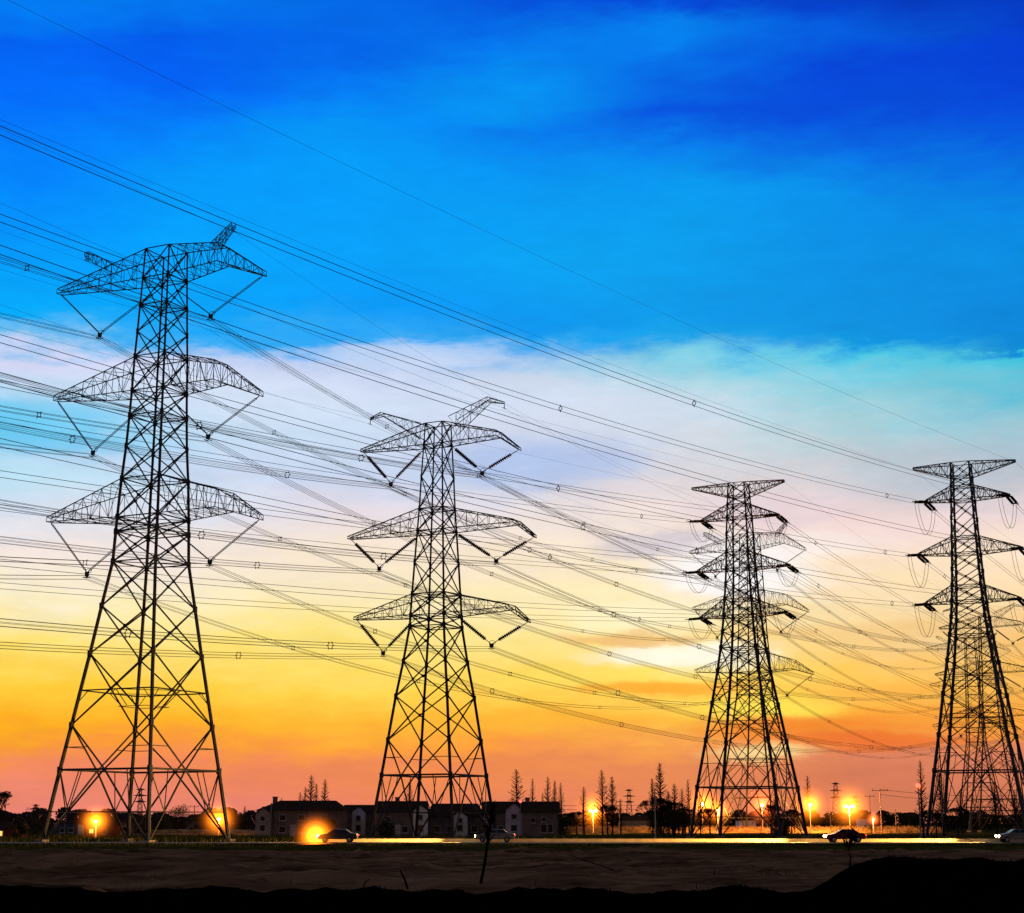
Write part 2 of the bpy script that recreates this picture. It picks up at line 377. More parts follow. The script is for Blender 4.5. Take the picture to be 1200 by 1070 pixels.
# far pylons: the same two kinds further along their lines
def place_copy(src, T, label, m=None):
    c = copy_tree(src); c.location = (T.X, T.Y, 0); c.rotation_euler = (0, 0, -T.a); c['label'] = label; return c
T5 = Tower(x_at(885, 410, 40), 412., R(36)); P5 = place_copy(P1, T5, 'hazy distant bent-arm pylon showing behind the slim strain pylon')
T6 = Tower(x_at(1159, 455., 40), 455., R(28)); P6 = place_copy(P2, T6, 'distant horned pylon seen through the legs of the edge pylon')
T7 = Tower(185., 655.); P7 = place_copy(P1, T7, 'most distant bent-arm pylon, small behind the lattice of the edge pylon')

# ------------------------------------------------------------------ conductors
def curve(p, q, sag, n=44, lift=0.):
    return [p.lerp(q, i / n) - Vector((0, 0, 4 * sag * (i / n) * (1 - i / n))) for i in range(n + 1)]
def bundle(p, q, sag, offs, r, label, group, spacers=(), ring=.3, name='conductor_bundle'):
    root = empty(name, p)
    h = (q - p); h.z = 0; h.normalize(); s = Vector((h.y, -h.x, 0)); up = Vector((0, 0, 1))
    z0 = Vector((0, 0, 0))
    for (a, b) in offs:
        o = s * a + up * b
        MB().tube([c - p + o for c in curve(p, q, sag)], r, 4).build('wire', M['wire'], root)
    for t in spacers:
        c = p.lerp(q, t) - up * (4 * sag * t * (1 - t)) - p; mb = MB(); N = 8
        for i in range(N):
            a1, a2 = 2 * math.pi * i / N, 2 * math.pi * (i + 1) / N
            mb.bar(c + s * ring * math.cos(a1) + up * ring * math.sin(a1), c + s * ring * math.cos(a2) + up * ring * math.sin(a2), .04)
        for (a, b) in offs: v = s * a + up * b; mb.bar(c + v * .8, c + v * 1.35, .06)
        mb.build('spacer', M['wire'], root)
    tag(root, label, 'conductor', group); return root
sq = [(-.23, -.23), (.23, -.23), (-.23, .23), (.23, .23)]
hexa = [(.38 * math.cos(R(60 * i)), .38 * math.sin(R(60 * i))) for i in range(6)]
LV = ['upper', 'middle', 'lower']
sides = {-1: 'left', 1: 'right'}
def jit(ts): return [min(.97, max(.03, t + random.uniform(-.025, .025))) for t in ts]
def susp_lines(bots, peaks, TA, TB, back_len, back_sag, fwd_sag, offs, r, who, ring, back_dir, bsp, fsp):
    for k, (side, bx, bz) in enumerate(bots):
        l = LV[k // 2]; p = TA.w(bx, 0, bz); q = TB.w(bx, 0, bz)
        bundle(p, q, fwd_sag[k], offs, r, f'cable bundle from the {l} {sides[side]} arm of {who}, receding', 'bundled conductors', jit(fsp), ring)
        b = p - back_dir * back_len
        bundle(p, b, back_sag[k], offs, r, f'cable bundle from the {l} {sides[side]} arm of {who}, running overhead', 'bundled conductors', jit(bsp), ring)
    for side, x, z in peaks:
        p = TA.w(x, 0, z); q = TB.w(x, 0, z)
        for e, lab in ((q, 'receding'), (p - back_dir * back_len, 'running overhead')):
            bundle(p, e, 5.5, [(0, 0)], .014, f'thin earth wire on the {sides[side]} peak of {who}, {lab}', 'earth wires', (), .3, 'earth_wire')
susp_lines(bots1, peaks1, T1, T5, 300, [9, 9, 10, 10, 10.3, 10.3], [7.3] * 6, sq, .028, 'the tallest pylon', .26, T1.L, [.1, .2, .32, .45], [.17, .33, .5, .67, .84])
susp_lines(bots2, peaks2, T2, T6, 340, [11.5, 11.5, 10.3, 10.3, 8.3, 8.3], [8.] * 6, hexa, .024, 'the horned pylon', .36, T2.L, [.1, .21, .33, .45, .6], [.12, .26, .4, .54, .68, .84])
# far spans behind the distant pylons
for k, (side, bx, bz) in enumerate(bots1):
    bundle(T5.w(bx, 0, bz), T7.w(bx, 0, bz), 9, sq, .03, f'faint cable bundle beyond the {LV[k//2]} {sides[side]} arm of the hazy bent-arm pylon', 'bundled conductors', jit([.15, .3, .45, .6, .8]), .3)
for k, (side, bx, bz) in enumerate(bots2):
    bundle(T6.w(bx, 0, bz), T6.w(bx, 300, bz), 10, sq, .03, f'faint cable bundle beyond the {LV[k//2]} {sides[side]} arm of the distant horned pylon', 'bundled conductors', jit([.2, .4]), .3)
pair = [(0, -.28), (0, .28)]
def hdir(deg): return Vector((math.sin(R(deg)), math.cos(R(deg)), 0))
def tens_lines(ends, peaks, T, bdeg, back_len, back_sag, fdeg, fwd_len, fwd_sag, who, r, back_rise=0.):
    bd, fd = hdir(bdeg), hdir(fdeg)
    for k, (side, e0, e1) in enumerate(ends):
        l = LV[k // 2]; p = T.w(*e0); b = p - bd * back_len + Vector((0, 0, back_rise))
        bundle(p, b, back_sag[k], pair, r, f'paired cable from the {l} {sides[side]} arm of {who}, running overhead', 'paired conductors', jit([.012, .3]), .2)
        p = T.w(*e1); f = p + fd * fwd_len
        bundle(p, f, fwd_sag, pair, r, f'paired cable from the {l} {sides[side]} arm of {who}, receding', 'paired conductors', jit([.03, .4]), .2)
    for side, x, z in peaks:
        p = T.w(x, 0, z)
        for e, lab in ((p + fd * fwd_len, 'receding'), (p - bd * back_len, 'running overhead')):
            bundle(p, e, back_sag[0] * .62, [(0, 0)], .011, f'thin earth wire on the {sides[side]} tip of {who}, {lab}', 'earth wires', (), .3, 'earth_wire')
tens_lines(ends3, peaks3, T3, 36, 490, [12.4] * 6, 30, 320, 8, 'the slim strain pylon', .029)
tens_lines(ends4, peaks4, T4, 36, 292, [6.] * 6, 31, 300, 8, 'the edge strain pylon', .027)

# ------------------------------------------------------------------ ground
def hgt(x, y):
    return .05 * math.sin(x * .21 + y * .13) + .04 * math.sin(x * .63 - y * .4 + 1.3) if y < 500 else 0.
def sheet(name, xs, ys, zf, m, kind='structure'):
    v = [(x, y, zf(x, y)) for y in ys for x in xs]; n = len(xs)
    f = [(j * n + i, j * n + i + 1, (j + 1) * n + i + 1, (j + 1) * n + i) for j in range(len(ys) - 1) for i in range(n - 1)]
    o = MB().poly(v, f).build(name, m, smooth=True); o['kind'] = kind; return o
def frange(a, b, n): return [a + (b - a) * i / (n - 1) for i in range(n)]
sheet('ground', frange(-9000, -120, 6) + frange(-100, 160, 60) + frange(200, 9000, 6), [-400, -100, 0, 20] + frange(30, 260, 60) + [300, 400, 600, 1200, 3000, 12000], lambda x, y: hgt(x, y) - .12 if -110 < x < 170 and 20 < y < 500 else -.12, M['ground'])
rr = random.Random(5)
clod = {}
def field_z(x, y):
    k = (round(x, 2), round(y, 2))
    if k not in clod: clod[k] = rr.uniform(-.06, .06) + (rr.random() > .97) * rr.uniform(.05, .22)
    fur = .13 * math.sin(y * .9 + .8 * math.sin(x * .06)) * (1 + .8 * math.sin(x * .17 + y * .05)) + .12 * math.sin(y * .31 + x * .045) * math.sin(x * .11 + 1) + .08 * math.sin(x * .8 + y * .6)
    return hgt(x, y) + .03 + fur + clod[k]
sheet('field', frange(-160, -76, 60) + frange(-75, 75, 300) + frange(76, 160, 60), frange(52, 132, 190), field_z, M['soil'])
# verge grass strip (many blades), in front of the road
def blades(name, n, xr, yr, hr, m, zf=lambda x, y: 0., seed=1, clump=1, spread=.3):
    g = random.Random(seed); v = []; f = []
    for _ in range(n // clump):
        cx, cy = g.uniform(*xr), g.uniform(*yr)
        for _ in range(clump):
            x, y = cx + g.gauss(0, spread), cy + g.gauss(0, spread); h = g.uniform(*hr); z = zf(x, y); a = g.uniform(0, math.pi); w = .05 * h + .015; lx, ly = g.uniform(-.3, .3) * h, g.uniform(-.3, .3) * h
            k = len(v); v += [(x - w * math.cos(a), y - w * math.sin(a), z - .05), (x + w * math.cos(a), y + w * math.sin(a), z - .05), (x + lx, y + ly, z + h)]; f.append((k, k + 1, k + 2))
    o = MB().poly(v, f).build(name, m); o['kind'] = 'stuff'; return o
YR = 184.
tag(blades('verge_grass', 42000, (-85, 90), (130, YR - 6), (.05, .26), M['grass'], hgt, 3, 16, .45), 'low green roadside grass between the ploughed field and the road', 'grass')
tag(blades('field_stubble', 9000, (-62, 62), (52, 131), (.08, .32), M['stubble'], lambda x, y: hgt(x, y) - .02, 31, 12, .5), 'sparse dry stubble tufts scattered over the ploughed field', 'stubble')
tag(blades('meadow_grass', 22000, (-110, 130), (YR + 8, 300), (.2, .7), M['grass'], hgt, 4, 10, .8), 'rough grass around the pylon feet beyond the road', 'grass')
# road with kerb, edge line and added low wall
def strip(name, y0, y1, z, m, x0=-400, x1=400, curve_=lambda x: 0.):
    xs = frange(x0, x1, 60); return MB().poly([(x, y0 + curve_(x), z) for x in xs] + [(x, y1 + curve_(x), z) for x in xs], [(i, i + 1, i + 61, i + 60) for i in range(59)]).build(name, m)
strip('road', YR - 5, YR + 6, .13, M['asphalt'])['kind'] = 'structure'
strip('edge_line_marking', YR + 4.6, YR + 5.1, .134, M['markings'])['kind'] = 'structure'
strip('road_centre_marking', YR - .1, YR + .1, .134, M['markings'])['kind'] = 'structure'
XK0 = x_at(372, YR, 0)
o = MB().box((XK0, YR + 6, 0), (95, YR + 6.4, .5)).build('added_trail_wall', mat('added_wall_yellow', (.62, .5, .3), .8, 0, .2, .8)); tag(o, 'long low pale wall added along the road edge to carry traffic light streaks', 'wall')  # made-up wall, lit by the headlights in place of traffic light streaks
# back road lit by street lamps
dry = mat('dry_verge', (.2, .14, .06), .95, 0, .5, .5, (.42, .3, .14), (1, 1, 1), .6, 3)
def emb(name, x0, x1, ya, top, seed):
    g = random.Random(seed); n = [g.uniform(-.25, .25) for _ in range(400)]
    return sheet(name, frange(x0, x1, 140), [ya, ya + 2, ya + 4, ya + 6, ya + 14, ya + 20], lambda x, y: -.1 + (top + .1 + .45 * n[int(abs(x * 1.3 + 50)) % 400] + .25 * n[int(abs(x * 4 + 90)) % 400]) * min(1, (y - ya) / 6.) if y < ya + 15 else -.1, dry)
emb('embankment', 12, 108, 414, 1.35, 1); emb('garden_bank', -85, -52, 340, .9, 2)
tag(blades('embankment_grass', 9000, (14, 106), (414, 421), (.2, .6), dry, lambda x, y: 1.3 * min(1, (y - 414) / 6.), 21, 8, .5), 'dry tufts lit orange by the street lamps on the embankment', 'grass')

# dark foreground bank
def bank_z(x, y):
    ridge = 45.; t = 1 / (1 + math.exp(-(x - 8.95) * 5))
    top = .42 + t * .84 + .07 * math.sin(x * 1.3) * (1 + .5 * math.sin(x * .4)) + .05 * math.sin(x * 3.1 + 1) + .03 * math.sin(x * 7.7) - .0015 * x
    d = (y - ridge); prof = math.exp(-(d / 6.) ** 2) if d > 0 else 1 - min(1, (-d) / 60) * .35
    return -.25 + (top + .25) * prof + .03 * math.sin(x * 5.3 + y * 2.1) + rr.uniform(-.015, .015)
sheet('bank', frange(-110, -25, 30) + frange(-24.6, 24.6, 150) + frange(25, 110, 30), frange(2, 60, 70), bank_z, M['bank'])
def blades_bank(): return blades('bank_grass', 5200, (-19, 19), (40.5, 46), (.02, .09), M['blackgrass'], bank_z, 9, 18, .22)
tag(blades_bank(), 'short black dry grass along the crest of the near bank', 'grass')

# ------------------------------------------------------------------ stalks in the foreground
def stalk(pts, rs, label, twigs=0, head=0., seed=0, cat='plant'):
    g = random.Random(seed); base = pts[0]; root = empty('dead_sapling' if twigs else 'dry_stalk', base)
    P = [p - base for p in pts]; MB().tube(P, rs, 5).build('stem', M['blackgrass'], root)
    mb = MB()
    for i in range(twigs):
        t = g.uniform(.45, 1) * (len(P) - 1); k = min(int(t), len(P) - 2); c = P[k].lerp(P[k + 1], t - k)
        a = g.uniform(0, 6.28); l = g.uniform(.12, .5) * (1.3 - t / (len(P) - 1) * .5); e = c + Vector((math.cos(a) * l * .6, math.sin(a) * l * .6, l * .8)); mb.bar(c, e, .012, 3, .005)
        for _ in range(4):
            q = c.lerp(e, g.uniform(.2, 1)); mb.bar(q, q + Vector((g.uniform(-.12, .12), g.uniform(-.12, .12), g.uniform(.0, .16))), .014, 3, .006)
    if twigs: mb.build('twigs', M['blackgrass'], root)
    tag(root, label, cat); return root
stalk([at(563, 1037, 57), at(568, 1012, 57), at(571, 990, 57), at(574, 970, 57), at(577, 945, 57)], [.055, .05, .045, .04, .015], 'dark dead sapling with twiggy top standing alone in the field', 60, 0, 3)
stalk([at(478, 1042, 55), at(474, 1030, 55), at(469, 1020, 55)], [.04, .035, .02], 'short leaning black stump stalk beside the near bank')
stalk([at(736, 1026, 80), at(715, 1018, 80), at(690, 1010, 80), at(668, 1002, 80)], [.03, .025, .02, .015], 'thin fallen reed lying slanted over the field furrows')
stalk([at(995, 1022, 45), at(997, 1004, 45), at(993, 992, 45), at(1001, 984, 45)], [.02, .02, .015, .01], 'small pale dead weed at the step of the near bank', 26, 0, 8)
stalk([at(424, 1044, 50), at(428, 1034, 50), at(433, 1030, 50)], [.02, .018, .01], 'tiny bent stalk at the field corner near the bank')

# ------------------------------------------------------------------ trees
def conifer_proto(h, w, seed, dens=1.):
    g = random.Random(seed); tr = MB(); br = MB()
    tr.tube([(0, 0, 0), (.02 * h * g.uniform(-1, 1), 0, h * .5), (0, 0, h)], [h * .016, h * .009, .02], 6)
    n = int(95 * dens)
    for i in range(n):
        t = .12 + .86 * (i / n); z = h * t; L = w * (1 - t) ** .75 * g.uniform(.55, 1.1) + .12; a = i * 2.4 + g.uniform(-.4, .4)
        d = Vector((math.cos(a), math.sin(a), g.uniform(.5, .95))); e = Vector((0, 0, z)) + d * L; c = Vector((0, 0, z)); br.bar(c, e, .06, 3, .02)
        for _ in range(11):
            s = g.uniform(.2, 1); q = c.lerp(e, s); l = L * g.uniform(.12, .38); b = a + g.uniform(-1.2, 1.2)
            br.bar(q, q + Vector((math.cos(b) * l, math.sin(b) * l, l * g.uniform(.2, 1.1))), .034, 3, .014)
    root = empty('bare_conifer', (0, 0, 0)); tr.build('trunk', M['bark'], root); br.build('branches', M['twig'], root)
    return root
def broad_bare(h, w, seed):
    g = random.Random(seed); tr = MB(); br = MB(); tr.bar((0, 0, 0), (0, 0, h * .4), h * .03, 7, h * .02)
    def grow(p, d, l, r, k):
        q = p + d * l; r = max(r, .03); br.bar(p, q, r, 4 if k > 2 else 3, r * .65)
        if k == 0: return
        for _ in range(3): 
            nd = (d + Vector((g.uniform(-.8, .8), g.uniform(-.8, .8), g.uniform(-.2, .5)))).normalized(); grow(q, nd, l * .68, r * .62, k - 1)
    for _ in range(7): grow(Vector((0, 0, h * .34)), Vector((g.uniform(-.6, .6) * w / h, g.uniform(-.6, .6), g.uniform(.5, 1))).normalized(), h * .2, h * .014, 5)
    root = empty('bare_tree', (0, 0, 0)); tr.build('trunk', M['bark'], root); br.build('branches', M['twig'], root); return root
def leafy(h, w, seed, m, n=5000, low=.12, leafs=.3):
    g = random.Random(seed); tr = MB(); tr.bar((0, 0, 0), (0, 0, h * .5), h * .03, 7, h * .018); v = []; f = []
    for _ in range(5): a = g.uniform(0, 6.28); tr.bar((0, 0, h * .35), (math.cos(a) * w * .3, math.sin(a) * w * .3, h * g.uniform(.6, .8)), h * .013, 5, .02)
    cl = []
    for _ in range(26):
        a = g.uniform(0, 6.28); zz = g.uniform(low, .92); rad = w * .5 * math.sin(math.pi * min(.97, max(.12, (zz - low) / (1 - low) * .85 + .12))) * g.uniform(.3, 1)
        cl.append((math.cos(a) * rad, math.sin(a) * rad, zz * h, g.uniform(.12, .22) * w))
    for _ in range(n):
        c = g.choice(cl); d = Vector((g.gauss(0, 1), g.gauss(0, 1), g.gauss(0, .8))); d = d.normalized() * c[3] * g.uniform(.5, 1.05)
        p = Vector(c[:3]) + d; a = Vector((g.gauss(0, 1), g.gauss(0, 1), g.gauss(0, 1))).normalized() * leafs * g.uniform(.4, 1); b = a.cross(Vector((g.gauss(0, 1), g.gauss(0, 1), g.gauss(0, 1)))).normalized() * leafs * .5
        k = len(v); v += [p - a * .5, p + b * .5, p + a * .5, p - b * .5]; f.append((k, k + 1, k + 2, k + 3))
    root = empty('leafy_tree', (0, 0, 0)); tr.build('trunk', M['bark'], root); MB().poly(v, f).build('crown', m, root); return root
conif = [conifer_proto(10, 1.7, 1), conifer_proto(10, 1.15, 2, .9), conifer_proto(10, 1.5, 3, 1.3)]
used = [False] * 3
def put_conifer(px, ytop, Y, kind, label, wf=1.):
    top = at(px, ytop, Y); o = conif[kind] if not used[kind] else copy_tree(conif[kind]); used[kind] = True
    s = top.z / 10; o.location = (top.x, Y, -.1); o.scale = (s * wf, s * wf, s); o.rotation_euler = (0, 0, random.uniform(0, 6)); tag(o, label, 'tree', 'bare winter conifers'); return o
CT_ = [(365, 907, 352, 0, 1.1, 'bare pointed conifer above the long hipped roof, tallest of its cluster'),
 (381, 912, 350, 2, 1., 'bare pointed conifer above the long hipped roof, broad one at the edge of the cluster'),
 (358, 921, 356, 1, 1.2, 'small bare conifer in the cluster above the long hipped roof'),
 (352, 927, 358, 1, 1.2, 'lowest bare conifer in the cluster above the long hipped roof'),
 (371, 917, 354, 1, 1.1, 'thin bare conifer between the two tall ones above the hipped roof'),
 (605, 900, 305, 0, 1.15, 'broad bare conifer in front of the bluish gable house'),
 (624, 911, 330, 1, 1., 'narrow bare conifer above the middle of the plain dark roof'),
 (642, 909, 330, 1, 1.2, 'tallest of the thin conifers above the plain dark roof end'),
 (650, 914, 334, 2, .8, 'thin bare conifer second in the group above the roof end'),
 (657, 916, 338, 1, 1.1, 'thin bare conifer at the outside of the roof end group'),
 (636, 928, 338, 1, 1., 'short conifer tip peeking over the plain dark roof'),
 (684, 921, 360, 1, 1.5, 'glowing bare conifer immediately beside the single lamp near the houses'),
 (705, 901, 350, 0, .95, 'tallest bare conifer just past the single lamp near the houses'),
 (717, 909, 345, 2, 1.05, 'dense bare conifer, second past the single lamp'),
 (727, 935, 340, 1, 1.2, 'short bare conifer beside the blue-grey shed'),
 (764, 911, 300, 2, .9, 'thin bare conifer at the edge of the dark clump by the post'),
 (773, 893, 290, 2, 1.05, 'tallest conifer of the dark clump in front of the blue-grey shed'),
 (790, 917, 300, 0, 1.2, 'spreading bare conifer inside the dark clump'),
 (799, 923, 310, 1, 1.4, 'short bare conifer inside the dark clump'),
 (806, 912, 320, 1, 1., 'slender bare conifer beside the feet of the slim strain pylon'),
 (783, 926, 300, 2, 1.2, 'low dense conifer filling the dark clump'),
 (820, 930, 330, 2, 1.1, 'orange-lit conifer behind the feet of the slim strain pylon'),
 (840, 934, 420, 2, 1.1, 'orange-lit conifer between the two close lamps'),
 (908, 930, 400, 2, 1.2, 'red-lit conifer behind the pylon near the red lamp'),
 (930, 938, 400, 0, 1.1, 'low conifer just before the lamp past the slim strain pylon'),
 (946, 908, 460, 1, 1.2, 'lone slender conifer rising right above a street lamp'),
 (1078, 889, 212, 1, 1.0, 'tall bare conifer close beside the edge pylon with a red light'),
 (1020, 950, 395, 0, 1.2, 'small orange-lit conifer beside the tee-topped utility pole'),
 (330, 934, 420, 1, 1., 'tiny conifer tip behind the left slope of the hipped roof'),
 (287, 944, 420, 2, 1.2, 'tiny dark conifer in the gap before the hipped roof house'),
 (480, 914, 345, 0, 1.0, 'bare conifer seen through the horned pylon legs'),
 (1100, 900, 330, 2, 1.1, 'bare conifer behind the near leg of the edge pylon'),
 (1125, 925, 330, 0, 1.1, 'bare conifer framed by the edge pylon legs'),
 (1165, 915, 330, 2, 1.2, 'bare conifer beneath the distant horned pylon'),
 (1188, 925, 340, 0, 1.2, 'bare conifer at the far end beyond the edge pylon')]
for (px, yt, Y, k, wf, lab) in CT_: put_conifer(px, yt, Y, k, lab, wf)
def put(o, px, Y, label, cat='tree', group=None, z=-.1, s=1.):
    o.location = (x_at(px, Y, 0), Y, z); o.scale = (s, s, s); o.rotation_euler = (0, 0, random.uniform(0, 6)); tag(o, label, cat, group); return o
put(broad_bare(9.2, 8, 4), 2, 300, 'bare round-topped tree at the picture edge above the small brick hut')
put(leafy(3.3, 2.2, 5, M['leaf'], 3000), 21, 235, 'dark cone-shaped evergreen bush beside the small brick hut')
put(leafy(5.0, 5.5, 6, M['leaf2'], 4000), 42, 300, 'olive green rounded tree between the bush and the tallest pylon')
put(leafy(6.0, 7.5, 7, M['leaf'], 5000), 209, 360, 'tall dome-shaped green tree behind the tallest pylon')
put(leafy(3.7, 5.5, 8, M['leaf'], 4000), 187, 350, 'low round green tree half hidden by the leg of the tallest pylon')
put(leafy(4.2, 4.6, 9, M['leaf2'], 4000), 165, 320, 'yellow-green rounded shrub by the two centre legs of the tallest pylon')
put(leafy(4.8, 5.5, 10, M['leaf'], 4000), 284, 390, 'dark tree beside the hipped roof house in the lamp glow')
put(leafy(4.0, 5.0, 11, M['leaf'], 4000), 660, 330, 'dark rounded tree at the end of the house row')
put(leafy(5.2, 6.0, 12, M['leaf'], 5000), 778, 292, 'dark leafy mass at the base of the conifer clump')
put(leafy(4.4, 4.6, 13, M['leaf2'], 4000), 795, 300, 'olive leafy tree at the outside of the conifer clump')
put(leafy(3.6, 4.5, 14, M['leaf'], 4000), 916, 300, 'dark green bush behind the centre foot of the slim strain pylon')
put(leafy(3.4, 5, 15, M['leaf'], 4000), 240, 370, 'broad dark hedge-like tree beside the lamp by the hipped roof house')
put(leafy(2.6, 3.4, 16, M['leaf'], 2500), 452, 268, 'small dark garden bush in front of the pale gabled house')
put(leafy(3.0, 3.6, 17, M['leaf2'], 2500), 385, 270, 'olive garden bush in front of the long hipped roof house')
put(broad_bare(6, 5, 18), 1123, 300, 'small bare branching tree between the edge pylon legs')
for px, Y, s_, sd, lab in ((712, 362, .8, 41, 'rounded bare tree between the two tall conifers past the single lamp'), (770, 288, .86, 42, 'bushy bare tree in front of the dark conifer clump by the slim post'), (789, 306, .8, 43, 'bare branching tree in the middle of the dark conifer clump'),
        (803, 330, .7, 44, 'low bare branching tree where the dark clump meets the slim strain pylon'), (832, 372, .72, 45, 'orange-lit bare tree between the first two lamps of the slim strain pylon'), (904, 385, .85, 46, 'red-lit bare branching tree past the reddish lamp'), (928, 392, .7, 47, 'orange-lit bare branching tree inside the last leg of the slim strain pylon'),
        (676, 352, .62, 48, 'low glowing bare tree on the house side of the single lamp'), (268, 352, .6, 49, 'small red-lit bare tree just beside the lamp by the tallest pylon foot'), (1098, 262, .5, 50, 'low bare tree at the first leg of the edge pylon')):
    put(broad_bare(9, 7, sd), px, Y, lab, 'tree', None, -.1, s_)
def treeline(name, x0, x1, Y, hmin, hmax, m, n, seed, label, leafs=1.2):
    g = random.Random(seed); v = []; f = []; cl = []
    k_ = int((x1 - x0) / 3.2)
    for i in range(k_):
        x = x0 + (x1 - x0) * i / k_ + g.uniform(-2, 2); h = g.uniform(hmin, hmax); cl.append((x, Y + g.uniform(-8, 8), h, g.uniform(2.5, 4.5)))
    for _ in range(n):
        c = g.choice(cl); t = g.random() ** .7; a = g.uniform(0, 6.28); rad = c[3] * math.sqrt(max(0, 1 - (2 * t - 1) ** 4)) * g.uniform(.4, 1)
        p = Vector((c[0] + math.cos(a) * rad, c[1] + math.sin(a) * rad, t * c[2])); u = Vector((g.gauss(0, 1), g.gauss(0, .6), g.gauss(0, 1))).normalized() * leafs * g.uniform(.4, 1); w = u.cross(Vector((g.gauss(0, 1), 1, g.gauss(0, 1)))).normalized() * leafs * .6
        k = len(v); v += [p - u * .5, p + w * .5, p + u * .5, p - w * .5]; f.append((k, k + 1, k + 2, k + 3))
    o = MB().poly(v, f).build(name, m); tag(o, label, 'trees', None, 'stuff')
treeline('distant_woods', x_at(655, 620, 0), x_at(1230, 620, 0), 620, 4.5, 7.2, M['leaf'], 26000, 1, 'continuous dark distant wood along the horizon beyond the lamps')
treeline('distant_copse', x_at(-20, 560, 0), x_at(310, 560, 0), 560, 4.0, 7.4, mat('hazy_leaf', (.07, .045, .075), .9, 0, .3, .3), 16000, 2, 'hazy purple distant copse along the horizon behind the tallest pylon')  # purple distance haze is put into the leaf colour

# ------------------------------------------------------------------ houses
def win(parent, x, y, z, w, h, lit=False):
    fr = MB().box((x - w / 2, y - .08, z), (x + w / 2, y + .02, z + h)).build('window', M['frame'], parent)
    MB().box((x - w / 2 + .1, y - .11, z + .1), (x + w / 2 - .1, y - .085, z + h - .1)).build('pane', M['litglass'] if lit else M['glass'], fr)
    MB().box((x - w / 2 - .12, y - .2, z - .1), (x + w / 2 + .12, y - .005, z - .004)).build('sill', M['frame'], fr)
def house(px0, px1, Y, y_ridge, y_eave, label, m, hip=(0, 0), gable=None, wins=(), lit=(), depth=9., y_base=None, chim=None, door=None, gmat=None, name='house'):
    x0, x1 = x_at(px0, Y, 3), x_at(px1, Y, 3); W = x1 - x0; ze = z_at(Y, y_eave); zr = z_at(Y + depth / 2, y_ridge)
    root = empty(name, (x0, Y, -.1))
    MB().box((0, 0, 0), (W, depth, ze)).build('wall', m, root)
    o = .45; rp = [(-o, -o, ze - .05), (W + o, -o, ze - .05), (W + o, depth + o, ze - .05), (-o, depth + o, ze - .05), (hip[0] * W - (o if hip[0] == 0 else 0), depth / 2, zr), (W - hip[1] * W + (o if hip[1] == 0 else 0), depth / 2, zr)]
    rf = MB().poly(rp, [(0, 1, 5, 4), (2, 3, 4, 5), (1, 2, 5), (3, 0, 4), (3, 2, 1, 0)]).build('roof', M['roof'], root)
    if chim is not None: MB().box((chim * W - .4, depth / 2 - .4, zr - 1), (chim * W + .4, depth / 2 + .4, zr + .55)).box((chim * W - .5, depth / 2 - .5, zr + .552), (chim * W + .5, depth / 2 + .5, zr + .7)).build('chimney', M['darkwall'], rf)
    if gable:                      # a gabled front bay (fraction centre, half width m, apex row)
        gx, gw, gy = gable; c = gx * W; ga = z_at(Y, gy); gz = ga - gw * .75
        MB().poly([(c - gw, -1.2, 0), (c + gw, -1.2, 0), (c + gw, -1.2, gz), (c, -1.2, ga), (c - gw, -1.2, gz), (c - gw, -.002, 0), (c + gw, -.002, 0), (c + gw, -.002, gz), (c, -.002, ga), (c - gw, -.002, gz)],
                  [(0, 1, 2, 3, 4), (1, 6, 7, 2), (0, 4, 9, 5), (5, 9, 8, 7, 6)]).build('gable_bay', gmat or M['white'], root)
        MB().poly([(c - gw - .3, -1.5, gz - .2), (c, -1.5, ga + .06), (c + gw + .3, -1.5, gz - .2), (c - gw - .3, depth / 2, gz - .2), (c, depth / 2, ga + .06), (c + gw + .3, depth / 2, gz - .2),
                   (c - gw - .3, -1.5, gz - .06), (c, -1.5, ga + .22), (c + gw + .3, -1.5, gz - .06), (c - gw - .3, depth / 2, gz - .06), (c, depth / 2, ga + .22), (c + gw + .3, depth / 2, gz - .06)],
                  [(6, 7, 10, 9), (7, 8, 11, 10), (0, 3, 4, 1), (1, 4, 5, 2), (0, 1, 7, 6), (1, 2, 8, 7), (0, 6, 9, 3), (2, 5, 11, 8)]).build('bay_roof', M['roof'], root)
        win(root, c, -1.203, .9, gw * .8, 1.2); win(root, c, -1.203, ga * .52, gw * .7, 1.0)
    for i, (fx, fz, w, h) in enumerate(wins): win(root, fx * W, 0, fz * ze, w, h, i in lit)
    if door is not None:
        d = MB().box((door * W - .5, -.06, 0), (door * W + .5, .01, 2.1)).build('door', M['frame'], root); MB().box((door * W + .3, -.12, 1), (door * W + .38, -.061, 1.12)).build('handle', M['steel'], d)
    tag(root, label, 'house', 'houses in the village row'); return root
rw = [(.1, .14, 1.2, 1.2), (.3, .14, 1.3, 1.2), (.52, .14, 1.3, 1.3), (.78, .14, 1.2, 1.2), (.1, .6, 1.2, 1.1), (.3, .6, 1.2, 1.1), (.52, .6, 1.2, 1.1), (.78, .6, 1.2, 1.1)]
house(301, 402, 300, 937.5, 949, 'long two-storey house with hipped dark roof at the start of the row', M['darkwall'], (.22, .12), (.08, 1.3, 946), rw, (), 10, chim=.16, door=.42, gmat=M['wall'])
house(403, 440, 312, 942.5, 951, 'low dark house with one pale lavender gable beside the bright car', M['darkwall'], (0, 0), (.48, 1.25, 945), [(.12, .2, .9, 1), (.85, .2, .9, 1)], (), 9, gmat=M['white'])
